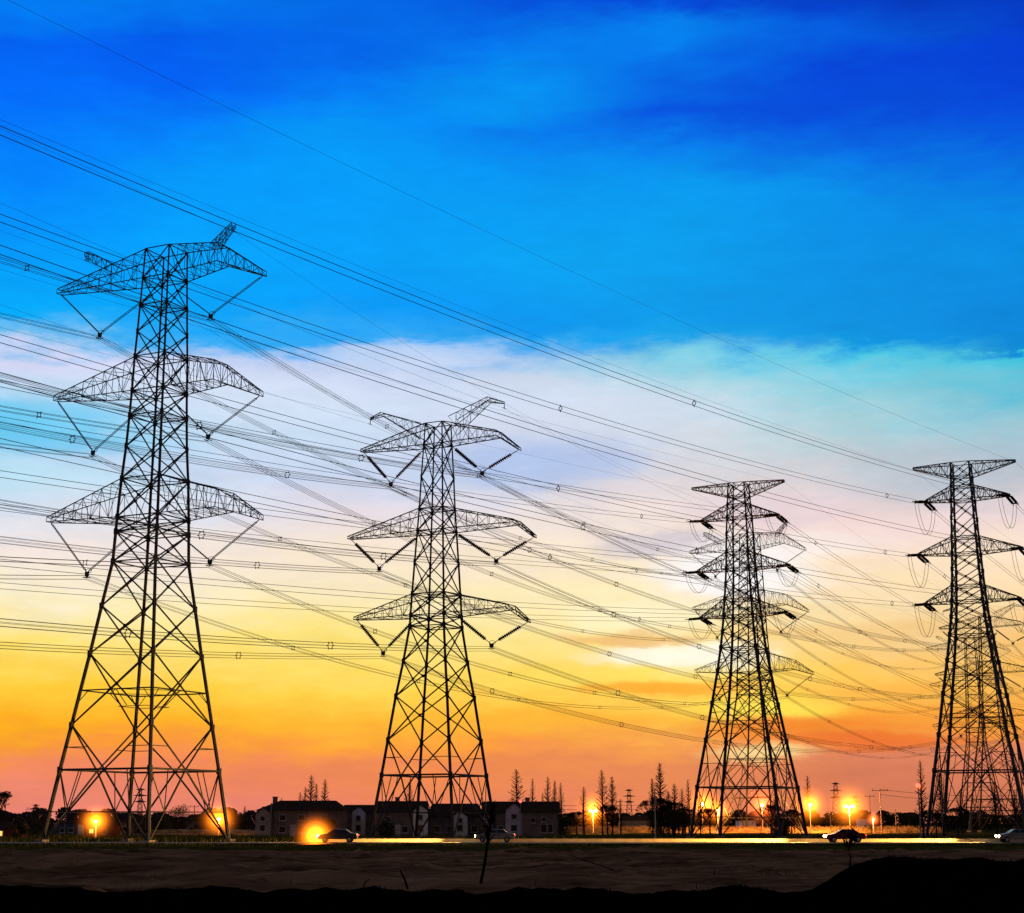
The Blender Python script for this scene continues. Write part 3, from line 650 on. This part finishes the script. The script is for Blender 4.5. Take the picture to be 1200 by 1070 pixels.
house(441, 497, 300, 938, 951, 'dark roofed house with a yellow lit window behind the horned pylon', M['darkwall'], (0, 0), (.93, 1.3, 943), [(.25, .15, 1.2, 1.2), (.25, .58, 1.1, 1.0), (.82, .5, .8, .9), (.6, .15, 1.2, 1.2)], (2,), 9, chim=.4, door=.45, gmat=M['white'])
house(499, 566, 306, 941, 956, 'wide dark house with jagged low pale walls behind the pylon leg', M['darkwall'], (.1, .1), (.6, 1.4, 950), [(.2, .2, 1.2, 1.2), (.4, .2, 1.2, 1.2), (.85, .2, 1.2, 1.2)], (), 9, gmat=M['white'])
house(567, 610, 300, 938.5, 952, 'dark house with a tall bluish gable beside the broad conifer', M['darkwall'], (0, 0), (.82, 1.5, 941), [(.15, .2, 1.1, 1.1), (.45, .2, 1.1, 1.1), (.15, .6, 1, 1)], (), 9, gmat=mat('blue_gable', (.5, .48, .6), .9, 0, .2, 1))
house(612, 654, 298, 938.5, 951, 'last house of the row, plain dark roof and orange-lit end wall', M['darkwall'], (0, 0), None, [(.3, .55, 1., 1.), (.6, .15, 1.2, 1.6), (.78, .15, 1., 1.6), (.6, .6, .9, .9)], (), 9, chim=.15)
house(-30, 20, 262, 962, 970, 'small brick hut with a warm lit window at the picture edge', M['brick'], (0, 0), None, [(.62, .2, 1.0, .9)], (0,), 6)
house(66, 92, 330, 961.5, 964, 'low flat-roofed grey pavilion behind the tallest pylon leg', M['blue'], (.05, .05), None, [(.3, .2, 1, 1), (.7, .2, 1, 1)], (), 7)
house(99, 131, 300, 960, 966, 'low red brick cottage with a lit window by the garden lamp', M['brick'], (0, 0), None, [(.28, .25, .9, .9), (.75, .2, 1, 1.)], (0,), 7)
house(131, 163, 345, 959.5, 963, 'low flat building with pale door between the legs of the tallest pylon', M['darkwall'], (.05, .05), None, [(.5, .1, 2.6, 1.5)], (), 7)
house(218, 252, 420, 957.5, 961, 'long low dark building beyond the lamp near the dome-shaped tree', M['darkwall'], (.05, .05), None, [(.2, .2, 1, 1), (.5, .2, 1, 1), (.8, .2, 1, 1)], (), 8)
house(727, 765, 480, 955.5, 961, 'blue-grey sheet metal shed with red-lit base beyond the conifers', M['blue'], (0, 0), None, [(.3, .2, 2, 1), (.7, .2, 2, 1)], (), 10, name='shed')
house(866, 886, 500, 956, 961, 'small pale roofed shed behind the feet of the slim strain pylon', M['white'], (0, 0), None, [(.5, .2, 2, 1)], (), 8, name='shed')
house(1008, 1020, 520, 955, 959, 'tiny pale shed in the distant trees beside the bright twin lamp', M['white'], (0, 0), None, [(.5, .2, 1, 1)], (), 6, name='shed')

# ------------------------------------------------------------------ street lamps and the glow balls added around them
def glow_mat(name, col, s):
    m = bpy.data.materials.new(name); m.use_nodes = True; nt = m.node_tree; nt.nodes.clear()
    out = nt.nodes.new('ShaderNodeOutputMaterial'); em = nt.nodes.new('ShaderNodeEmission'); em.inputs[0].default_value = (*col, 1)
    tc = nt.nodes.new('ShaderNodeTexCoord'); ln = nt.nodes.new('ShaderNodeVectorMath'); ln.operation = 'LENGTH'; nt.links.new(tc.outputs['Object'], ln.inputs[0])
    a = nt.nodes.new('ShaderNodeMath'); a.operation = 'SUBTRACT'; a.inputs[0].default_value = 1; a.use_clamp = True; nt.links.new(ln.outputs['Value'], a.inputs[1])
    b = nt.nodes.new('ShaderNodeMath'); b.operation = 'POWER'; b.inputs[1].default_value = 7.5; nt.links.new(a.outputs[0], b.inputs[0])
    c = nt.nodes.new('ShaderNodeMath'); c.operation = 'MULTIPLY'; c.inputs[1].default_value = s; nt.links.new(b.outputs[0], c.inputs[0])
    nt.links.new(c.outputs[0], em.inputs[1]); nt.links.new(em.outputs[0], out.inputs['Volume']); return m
GLOW = {'o': glow_mat('painted_glow_orange', (1, .2, .008), 1.5), 'r': glow_mat('painted_glow_red', (1, .13, .02), 1.3)}
def glow(parent, loc, rad, kind='o'):  # added glowing ball imitating the glare around a bulb or headlight
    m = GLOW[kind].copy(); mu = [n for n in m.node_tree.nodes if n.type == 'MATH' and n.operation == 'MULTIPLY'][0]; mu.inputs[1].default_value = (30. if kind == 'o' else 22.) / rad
    g = MB().ball((0, 0, 0), 1., 20, 12).build('added_glow', m, parent, loc); g.scale = (rad * 1.35,) * 3; return g
def point(loc, w, col, parent, r=.15):
    l = bpy.data.lights.new('lamp_light', 'POINT'); l.energy = w; l.color = col; l.shadow_soft_size = r
    o = bpy.data.objects.new('lamp_light', l); COL.objects.link(o); o.location = loc; o.parent = parent; return o
def lamp(px, py, Y, watt, label, kind='o', rad=4., twin=False, arm=1.0, br=.22):
    p = at(px, py, Y); h = p.z + .05; root = empty('street_lamp', (p.x, Y, 0))
    MB().bar((0, 0, 0), (0, 0, h - .1), .11, 7, .06).bar((0, 0, 0), (0, 0, .8), .16, 7).build('pole', M['concrete'], root)
    for s in ((-1, 1) if twin else (0,)):
        q = Vector((s * arm * .7, -.35, h))
        MB().bar((0, 0, h - .25), q, .05, 5).build('bracket', M['concrete'], root)
        hd = MB().box((q.x - .28, q.y - .4, q.z), (q.x + .28, q.y + .25, q.z + .14)).build('lamp_head', M['darkwall'], root)
        MB().ball((q.x, q.y - .1, q.z - .06), br * 1.15, 12, 8, (1, 1, .8)).build('bulb', M['bulb'], hd, smooth=True)
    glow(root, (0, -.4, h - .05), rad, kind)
    point((0, -.75, h - .45), watt * 3.6, (1, .36, .06) if kind == 'o' else (1, .2, .05), root)
    tag(root, label, 'street lamp', 'lit street lamps'); return root
lamp(113, 962, 262, 500, 'orange garden lamp on a short post in front of the red brick cottage', rad=3.8, br=.24)
lamp(257, 959.5, 330, 900, 'orange lamp by the foot of the tallest pylon on the side of the houses', rad=5.2, br=.3)
lamp(695, 950, 385, 5200, 'orange lamp between the house row and the tall conifers', rad=6.2, twin=True, arm=.9, br=.32)
lamp(823, 942, 405, 5200, 'orange lamp with bright white post just before the slim strain pylon', rad=6.2, br=.36)
lamp(841, 949, 410, 3600, 'dimmer lamp, second under the slim strain pylon', rad=5., br=.22)
lamp(893, 943.5, 410, 4200, 'reddish lamp in the middle between the slim strain pylon legs', 'r', rad=6.4, br=.33)
lamp(949, 943, 410, 6500, 'orange lamp just outside the slim strain pylon, below the lone slender conifer', rad=6.6, br=.36)
lamp(995, 945, 405, 9000, 'brightest twin-headed lamp in the open before the tee-topped utility pole', rad=7.6, twin=True, arm=1.3, br=.38)
o = lamp(1023, 960, 380, 2500, 'hidden low lamp glowing red beside the small conifer and utility pole', 'r', rad=2.6, br=.14)
# small red light on the conifer at the edge
rp = at(1076, 921, 205); root = empty('signal_mast', (rp.x, 205, 0))
MB().bar((0, 0, 0), (0, 0, rp.z), .1, 6, .06).build('pole', M['concrete'], root); MB().ball((0, -.1, rp.z + .1), .22, 10, 6).build('lamp', M['redlight'], root)
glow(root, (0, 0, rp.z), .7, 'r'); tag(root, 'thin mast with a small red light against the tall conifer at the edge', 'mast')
rp = at(610, 940, 296); root = empty('signal_mast', (rp.x, 296, 0))
MB().bar((0, 0, 0), (0, 0, rp.z), .07, 6).build('pole', M['concrete'], root); MB().ball((0, -.1, rp.z + .1), .22, 10, 6).build('lamp', M['redlight'], root)
tag(root, 'thin mast with a small red light between the last two houses', 'mast')

# ------------------------------------------------------------------ utility poles and far pylons
def upole(px, py, Y, label, cross=2.2, r=.14):
    p = at(px, py, Y); root = empty('utility_pole', (p.x, Y, 0)); MB().bar((0, 0, 0), (0, 0, p.z), r, 7, r * .65).build('pole', M['concrete'], root)
    if cross:
        mb = MB().bar((-cross / 2, -.1, p.z - .3), (cross / 2, -.1, p.z - .3), .08); c = mb.build('crossarm', M['steel'], root)
        for s in (-.45, 0, .45): MB().bar((s * cross, -.1, p.z - .26), (s * cross, -.1, p.z + .15), .08, 6, .05).build('insulator', M['porcelain'], c)
    tag(root, label, 'utility pole', 'utility poles'); return p
u1 = upole(1031, 925, 400, 'tall concrete utility pole with tee crossarm beyond the brightest lamp', 4.)
u2 = upole(1019, 932, 440, 'farther tee utility pole just before the tallest concrete one', 2.6)
u3 = upole(1049, 948, 395, 'short plain post to the outside of the tee utility poles', 0)
u4 = upole(318, 941, 262, 'grey concrete pole in front of the long hipped roof house', 0, .12)
u5 = upole(364, 950, 285, 'slim grey post in front of the hipped roof house middle', 0, .1)
u6 = upole(767, 926, 208, 'dark slim post in front of the conifer clump', 0, .1)
u7 = upole(726, 938, 380, 'orange-lit post with short crossarm beside the blue-grey shed', 1.4)
u8 = upole(228, 944, 430, 'small distant tee pole over the low building', 2.2)
u9 = upole(973, 953, 400, 'small post between the two bright lamps', 1.0, .1)
u10 = upole(1137, 945, 330, 'slim pale post under the edge pylon', 0, .08)
u11 = upole(77, 948, 320, 'thin post rising behind the tallest pylon first leg', 0, .07)
for z_, nm in ((0, 'upper'), (1.2, 'lower')):
    a, b = u1.copy(), at(1215, 931, 400); a.z -= z_; b.z -= z_; r_ = empty('service_wire', a); MB().tube([c - a for c in curve(a, b, .9, 14)], .05, 3).build('wire', M['wire'], r_); tag(r_, f'{nm} service wire strung from the tee utility pole past the edge pylon', 'wire')
    a, b = at(600, 941 + z_ * 4, 430), at(765, 943 + z_ * 4, 430); r_ = empty('service_wire', a); MB().tube([c - a for c in curve(a, b, .5, 14)], .05, 3).build('wire', M['wire'], r_); tag(r_, f'{nm} service wire behind the single lamp near the houses', 'wire')
def mini_pylon(px, ytop, Y, label, w=1.6):
    p = at(px, ytop, Y); h = p.z; root = empty('small_pylon', (p.x, Y, 0)); mb = MB(); legs = []
    for sx in (-1, 1):
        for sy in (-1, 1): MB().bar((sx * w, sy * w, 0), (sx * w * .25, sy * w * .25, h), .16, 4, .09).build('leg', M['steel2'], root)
    n = 9
    for i in range(n):
        t0, t1 = i / n, (i + 1) / n; a, b = w * (1 - .75 * t0), w * (1 - .75 * t1)
        for sy in (-1, 1): mb.bar((-a, sy * a, t0 * h), (b, sy * b, t1 * h), .09); mb.bar((a, sy * a, t0 * h), (-b, sy * b, t1 * h), .09)
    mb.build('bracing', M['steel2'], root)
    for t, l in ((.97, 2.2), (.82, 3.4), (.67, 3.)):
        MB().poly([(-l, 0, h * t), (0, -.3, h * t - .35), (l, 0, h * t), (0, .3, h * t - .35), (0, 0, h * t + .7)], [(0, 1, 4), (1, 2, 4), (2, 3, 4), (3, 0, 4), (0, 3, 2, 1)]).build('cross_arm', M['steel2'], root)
    tag(root, label, 'pylon', 'small distant pylons')
mini_pylon(979, 917, 780, 'small distant lattice pylon between the two bright lamps', 2.4)
mini_pylon(737, 925, 820, 'small hazy lattice pylon above the blue-grey shed', 1.9)
mini_pylon(1002, 933, 900, 'tiny distant pylon just behind the brightest lamp', 2.2)
mini_pylon(165, 924, 700, 'thin distant mast-like pylon between the legs of the tallest pylon', 1.4)
mini_pylon(42, 943, 900, 'tiny distant pylon above the olive tree and purple copse', 2.)

# ------------------------------------------------------------------ cars
def car(px, Y, heading, m, label, head_w=0., glow_r=0.):
    x = x_at(px, Y, .7); root = empty('car', (x, Y, .135), 0. if heading > 0 else math.pi)
    prof = [(-2.2, .35), (-2.25, .75), (-2.1, .98), (-1.5, 1.03), (-.95, 1.42), (.35, 1.45), (1.1, 1.0), (1.95, .85), (2.2, .68), (2.22, .35)]
    n = len(prof); v = []
    for y, inset in ((-.84, 0), (.84, 0)):
        for (a, b) in prof: v.append((a, y * (1 - .18 * max(0, (b - .98) / .45)), b))
    f = [(i, i + 1, n + i + 1, n + i) for i in range(n - 1)] + [(n - 1, 0, n, 2 * n - 1), tuple(range(n))[::-1], tuple(range(n, 2 * n))]
    b = MB().poly(v, f).build('body', m, root); bv = b.modifiers.new('b', 'BEVEL'); bv.width = .06; bv.segments = 2
    for s in (-1, 1):
        MB().poly([(-1.35, s * .823, 1.04), (-.92, s * .74, 1.36), (-.2, s * .735, 1.38), (-.2, s * .823, 1.04)], [(0, 1, 2, 3)]).build('side_window', M['glass'], root)
        MB().poly([(-.1, s * .823, 1.04), (-.1, s * .735, 1.38), (.32, s * .735, 1.39), (.95, s * .823, 1.04)], [(0, 1, 2, 3)]).build('side_window', M['glass'], root)
        MB().box((2.2, s * .6 - .17, .6), (2.26, s * .6 + .17, .78)).build('headlight', M['head'] if head_w else M['frame'], root)
        MB().box((-2.3, s * .62 - .15, .72), (-2.24, s * .62 + .15, .88)).build('tail_light', M['tail'], root)
        MB().box((.8, s * .93 - .08, .98), (.98, s * .93 + .08, 1.1)).build('mirror', m, root)
        for wx in (-1.35, 1.38):
            w = MB().bar((wx, s * .68, .31), (wx, s * .87, .31), .32, 18).build('wheel', M['tyre'], root); MB().bar((wx, s * .872, .31), (wx, s * .885, .31), .19, 12).build('rim', M['frame'], w)
    MB().poly([(1.06, -.7, 1.05), (1.06, .7, 1.05), (.4, .66, 1.44), (.4, -.66, 1.44)], [(0, 1, 2, 3)]).build('windscreen', M['glass'], root)
    if head_w:
        for s in (-.6, .6):
            l = bpy.data.lights.new('headlight_beam', 'SPOT'); l.energy = head_w; l.color = (1, .5, .12); l.spot_size = R(60); l.spot_blend = .8; l.shadow_soft_size = .1
            o = bpy.data.objects.new('headlight_beam', l); COL.objects.link(o); o.parent = root; o.location = (2.32, s, .7); o.rotation_euler = (0, R(-89), R(-3))
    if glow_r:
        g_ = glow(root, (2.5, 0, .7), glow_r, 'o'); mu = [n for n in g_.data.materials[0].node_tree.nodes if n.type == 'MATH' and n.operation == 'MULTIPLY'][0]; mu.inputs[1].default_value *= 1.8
    tag(root, label, 'car', 'cars on the road with headlights on'); return root
car(396, YR + 3, -1, M['paint'], 'dark car at the head of the traffic, its headlights blazing toward the camera side', 5000, 3.1)
car(580, YR + 3.2, -1, M['paint2'], 'silver car with headlights on below the horned pylon far leg', 30000, 0)
car(990, YR + 3.2, -1, M['paint3'], 'dark red car with headlights on past the slim strain pylon', 60000, 0)
car(1192, YR + 3.2, -1, M['paint2'], 'silver car with headlights on beneath the edge pylon', 50000, 0)

# ------------------------------------------------------------------ sky
w = bpy.data.worlds.new('World'); scene.world = w; w.use_nodes = True; nt = w.node_tree; nt.nodes.clear()
N = nt.nodes.new; LK = nt.links.new
def math_(op, a, b=None, c=None, clamp=False):
    n = N('ShaderNodeMath'); n.operation = op; n.use_clamp = clamp
    for i, x in enumerate((a, b, c)):
        if x is None: continue
        if isinstance(x, (int, float)): n.inputs[i].default_value = x
        else: LK(x, n.inputs[i])
    return n.outputs[0]
def s2l(c): return tuple(((x / 255) / 12.92 if x / 255 <= .04045 else ((x / 255 + .055) / 1.055) ** 2.4) for x in c)
tc = N('ShaderNodeTexCoord'); sep = N('ShaderNodeSeparateXYZ'); LK(tc.outputs['Generated'], sep.inputs[0])
az = math_('DEGREES', math_('ARCTAN2', sep.outputs[0], sep.outputs[1])); el = math_('DEGREES', math_('ARCSINE', sep.outputs[2]))
def pe(px, py):
    v = (CY - py) / F; d = Vector(((px - CX) / F, CT - v * ST, ST + v * CT)).normalized(); return math.degrees(math.atan2(d.x, d.y)), math.degrees(math.asin(d.z))
cmb = N('ShaderNodeCombineXYZ'); LK(math_('MULTIPLY', az, .09), cmb.inputs[0]); LK(math_('MULTIPLY', el, .3), cmb.inputs[1])
def noise(scale, detail, off, rough=.6):
    n = N('ShaderNodeTexNoise'); n.inputs['Scale'].default_value = scale; n.inputs['Detail'].default_value = detail; n.inputs['Roughness'].default_value = rough
    m = N('ShaderNodeVectorMath'); m.operation = 'ADD'; m.inputs[1].default_value = (off, off * .7, 0); LK(cmb.outputs[0], m.inputs[0]); LK(m.outputs[0], n.inputs['Vector'])
    return math_('SUBTRACT', n.outputs[0], .5)
n1, n2, n3 = noise(1.3, 6, 3.1), noise(1.1, 6, 9.7), noise(5, 6, 17.3, .65)
el2 = math_('ADD', math_('ADD', el, math_('MULTIPLY', n1, 2.6)), math_('MULTIPLY', n3, 1.7))
az2 = math_('ADD', az, math_('MULTIPLY', n2, 9))
cols = {
 0: [(0,0,125,245),(50,0,98,243),(100,0,108,250),(150,0,120,252),(200,0,132,252),(300,0,152,252),(370,0,172,250),(392,110,190,240),(415,215,215,245),(450,190,220,245),(500,110,200,240),(550,175,220,245),(600,215,225,240),(640,245,230,225),(700,252,240,200),(750,255,225,110),(800,255,205,60),(850,255,175,30),(878,250,155,55),(905,243,138,95),(955,230,130,118)],
 200: [(0,0,120,240),(50,0,90,235),(100,0,98,245),(150,0,130,250),(200,0,150,252),(300,0,166,255),(370,0,166,250),(398,60,175,245),(422,200,215,245),(450,214,226,247),(500,192,222,246),(550,200,215,240),(600,225,225,235),(650,245,230,220),(700,252,238,200),(750,255,230,130),(800,255,205,60),(850,255,178,38),(878,250,152,58),(905,243,136,90),(955,230,130,115)],
 400: [(0,0,105,230),(50,0,100,232),(100,0,125,245),(150,0,150,248),(200,0,158,250),(300,0,160,250),(360,0,155,250),(400,50,170,245),(425,190,205,240),(450,205,215,245),(500,215,220,243),(550,200,214,240),(600,230,220,230),(650,248,230,205),(700,252,235,190),(750,255,230,130),(800,255,215,80),(840,255,185,50),(872,250,158,60),(900,238,135,85),(955,228,125,105)],
 600: [(0,0,85,220),(50,0,118,238),(100,0,145,242),(125,0,148,244),(155,0,125,240),(200,0,145,242),(300,0,165,245),(380,0,150,240),(394,40,165,240),(432,180,208,238),(450,205,215,235),(500,210,216,236),(550,188,204,232),(600,234,225,226),(650,248,230,210),(700,252,232,180),(750,253,228,140),(800,255,215,90),(835,255,190,60),(870,250,155,60),(900,235,135,80),(955,225,125,95)],
 800: [(0,0,72,215),(42,0,130,238),(80,0,110,232),(130,0,80,222),(180,0,130,238),(230,0,155,240),(300,0,160,238),(370,0,155,235),(398,15,165,236),(424,125,205,230),(450,165,215,228),(500,208,219,230),(550,222,217,222),(600,236,220,218),(650,250,235,215),(690,253,235,190),(740,253,222,135),(800,255,225,100),(840,252,190,70),(870,240,152,80),(900,225,132,85),(955,220,120,85)],
 1000: [(0,0,65,205),(40,0,95,225),(80,0,70,218),(130,0,78,220),(180,0,110,228),(230,0,145,235),(300,0,145,230),(380,0,145,225),(402,0,152,226),(419,72,200,230),(450,130,205,222),(500,170,210,220),(550,205,205,212),(600,240,215,215),(650,253,228,200),(700,250,225,175),(750,248,205,130),(790,255,200,90),(830,250,160,50),(866,240,140,65),(888,218,125,92),(920,210,118,90),(955,205,115,85)],
 1200: [(0,0,60,195),(50,0,62,210),(100,0,68,215),(150,0,85,222),(200,0,110,225),(250,0,135,228),(300,0,140,225),(380,0,135,220),(408,0,140,215),(416,50,195,220),(450,95,190,215),(500,150,200,215),(550,180,190,205),(600,235,215,215),(650,253,228,200),(700,250,215,165),(750,245,195,120),(800,250,185,90),(840,250,165,60),(868,245,150,60),(892,218,128,95),(930,205,115,85)]}
ELM = 40.
outs = []
tpos = math_('DIVIDE', el2, ELM, clamp=True)
for px, rows in cols.items():
    r = N('ShaderNodeValToRGB'); cr = r.color_ramp; st = sorted([(pe(px, y)[1] / ELM, s2l(c)) for (y, *c) in rows])
    st.append((st[-1][0] + .09, tuple(v * .6 for v in st[-1][1]))); st.append((.92, (.11, .085, .075)))
    while len(cr.elements) > 1: cr.elements.remove(cr.elements[-1])
    cr.elements[0].position = st[0][0]; cr.elements[0].color = (*st[0][1], 1)
    for p, c in st[1:]: e = cr.elements.new(p); e.color = (*c, 1)
    LK(tpos, r.inputs[0]); outs.append((pe(px, 500)[0], r.outputs[0]))
cur = outs[0][1]
for (a0, _), (a1, c1) in zip(outs, outs[1:]):
    t = math_('DIVIDE', math_('SUBTRACT', az2, a0), a1 - a0, clamp=True)
    m = N('ShaderNodeMix'); m.data_type = 'RGBA'; LK(t, m.inputs[0]); LK(cur, m.inputs[6]); LK(c1, m.inputs[7]); cur = m.outputs[2]
def blob(cur, px, py, wx, wy, col, k):
    a, e = pe(px, py); sx, sy = wx / F * 57.3, wy / F * 57.3
    az3 = math_('ADD', az, math_('MULTIPLY', n2, 5)); el3 = math_('ADD', el, math_('MULTIPLY', n1, 1.6)); el3 = math_('ADD', el3, math_('MULTIPLY', n3, .9))
    dx = math_('DIVIDE', math_('SUBTRACT', az3, a), sx); dy = math_('DIVIDE', math_('SUBTRACT', el3, e), sy)
    g = math_('EXPONENT', math_('MULTIPLY', math_('ADD', math_('MULTIPLY', dx, dx), math_('MULTIPLY', dy, dy)), -1)); g = math_('MULTIPLY', g, k)
    m = N('ShaderNodeMix'); m.data_type = 'RGBA'; LK(g, m.inputs[0]); LK(cur, m.inputs[6]); m.inputs[7].default_value = (*s2l(col), 1); return m.outputs[2]
def cloud(cur, px, py, wx, wy, col, k, soft=.3):
    a, e = pe(px, py); sx, sy = wx / F * 57.3 * 1.25, wy / F * 57.3 * 1.25
    dx = math_('DIVIDE', math_('SUBTRACT', az, a), sx); dy = math_('DIVIDE', math_('SUBTRACT', math_('ADD', el, math_('MULTIPLY', n4, 1.1)), e), sy)
    g = math_('EXPONENT', math_('MULTIPLY', math_('ADD', math_('MULTIPLY', dx, dx), math_('MULTIPLY', dy, dy)), -1)); g = math_('ADD', g, math_('MULTIPLY', math_('ADD', n5, math_('MULTIPLY', n4, .6)), .9))
    mr = N('ShaderNodeMapRange'); mr.interpolation_type = 'SMOOTHSTEP'; mr.inputs['From Min'].default_value = .42 - soft; mr.inputs['From Max'].default_value = .42 + soft; LK(g, mr.inputs['Value'])
    # fade to nothing well outside the cloud
    g2 = math_('EXPONENT', math_('MULTIPLY', math_('ADD', math_('MULTIPLY', dx, dx), math_('MULTIPLY', dy, dy)), -.45))
    f = math_('MULTIPLY', math_('MULTIPLY', mr.outputs[0], g2), k)
    m = N('ShaderNodeMix'); m.data_type = 'RGBA'; LK(f, m.inputs[0]); LK(cur, m.inputs[6]); m.inputs[7].default_value = (*s2l(col), 1); return m.outputs[2]
n4, n5 = noise(3.4, 8, 41.3, .62), noise(9, 8, 23.9, .68)
for b_ in [(60, 500, 150, 26, (95, 200, 242), .8, .4), (60, 565, 150, 18, (185, 226, 244), .7, .4), (480, 420, 110, 16, (198, 216, 246), .8, .2), (330, 500, 150, 34, (200, 224, 246), .8, .4), (560, 470, 110, 24, (205, 222, 246), .7, .4), (640, 540, 110, 26, (172, 194, 236), .85, .35), (700, 480, 150, 26, (214, 224, 242), .7, .4), (330, 470, 120, 26, (212, 226, 247), .7, .4), (200, 590, 140, 20, (222, 228, 242), .6, .4),
           (1100, 560, 110, 28, (178, 194, 206), .6, .4), (1010, 620, 110, 22, (246, 218, 212), .6, .4), (900, 600, 90, 18, (225, 205, 215), .6, .35), (780, 640, 75, 16, (205, 196, 208), .85, .25), (930, 640, 90, 16, (250, 240, 235), .7, .3),
           (860, 672, 85, 28, (251, 248, 250), .95, .34), (760, 722, 90, 18, (255, 246, 205), .8, .3), (800, 768, 90, 15, (255, 251, 228), 1.05, .34), (650, 700, 90, 14, (255, 240, 190), .6, .35), (735, 748, 70, 6, (238, 186, 118), .8, .25), (690, 790, 110, 10, (255, 222, 95), .6, .3),
           (770, 806, 85, 8, (250, 168, 48), .9, .25), (905, 828, 75, 15, (255, 230, 85), .9, .34), (930, 852, 95, 11, (243, 134, 45), .95, .33), (1010, 868, 100, 8, (236, 112, 44), .9, .25), (890, 884, 50, 10, (250, 222, 150), .8, .3), (1060, 815, 100, 12, (252, 186, 80), .7, .3), (1020, 740, 110, 12, (240, 196, 130), .5, .35), (600, 845, 160, 10, (252, 176, 50), .5, .35), (1120, 700, 90, 14, (252, 225, 185), .5, .3)]:
    cur = cloud(cur, *b_)
# texture of thin cloud: brighten and darken a little
tex = math_('ADD', math_('MULTIPLY', noise(3.6, 9, 31.3, .74), .34), 1.0)
vm = N('ShaderNodeVectorMath'); vm.operation = 'SCALE'; LK(cur, vm.inputs[0]); LK(tex, vm.inputs['Scale'])
# away from the sunset the dusk sky is dim
back = math_('MULTIPLY', math_('SUBTRACT', math_('ABSOLUTE', az), 35), 1 / 60., clamp=True)
fade = math_('SUBTRACT', 1., math_('MULTIPLY', back, .75))
vm2 = N('ShaderNodeVectorMath'); vm2.operation = 'SCALE'; LK(vm.outputs[0], vm2.inputs[0]); LK(fade, vm2.inputs['Scale'])
vm3 = N('ShaderNodeVectorMath'); vm3.operation = 'MULTIPLY_ADD'; LK(back, vm3.inputs[0]); vm3.inputs[1].default_value = (.05, .035, .02); LK(vm2.outputs[0], vm3.inputs[2])
bg = N('ShaderNodeBackground'); LK(vm3.outputs[0], bg.inputs[0]); bg.inputs[1].default_value = 1.0
SUN_AZ, SUN_EL = 7.5, 4.0
sky = N('ShaderNodeTexSky'); sky.sky_type = 'NISHITA'; sky.sun_disc = False; sky.sun_elevation = R(SUN_EL); sky.sun_rotation = R(SUN_AZ)
bg2 = N('ShaderNodeBackground'); LK(sky.outputs[0], bg2.inputs[0]); bg2.inputs[1].default_value = .0008
ad = N('ShaderNodeAddShader'); LK(bg.outputs[0], ad.inputs[0]); LK(bg2.outputs[0], ad.inputs[1])
wo = N('ShaderNodeOutputWorld'); LK(ad.outputs[0], wo.inputs[0])

sun_d = bpy.data.lights.new('sun', 'SUN'); sun_d.energy = .5; sun_d.angle = R(8); sun_d.color = (1, .5, .22)
sun = bpy.data.objects.new('sun', sun_d); COL.objects.link(sun)
d = Vector((math.sin(R(SUN_AZ)) * math.cos(R(SUN_EL)), math.cos(R(SUN_AZ)) * math.cos(R(SUN_EL)), math.sin(R(SUN_EL))))
sun.rotation_euler = d.to_track_quat('Z', 'Y').to_euler()

scene.view_settings.view_transform = 'Standard'; scene.view_settings.look = 'None'; scene.view_settings.exposure = 0
try: scene.cycles.volume_step_rate = 3; scene.cycles.volume_max_steps = 32; scene.cycles.max_bounces = 4
except Exception: pass
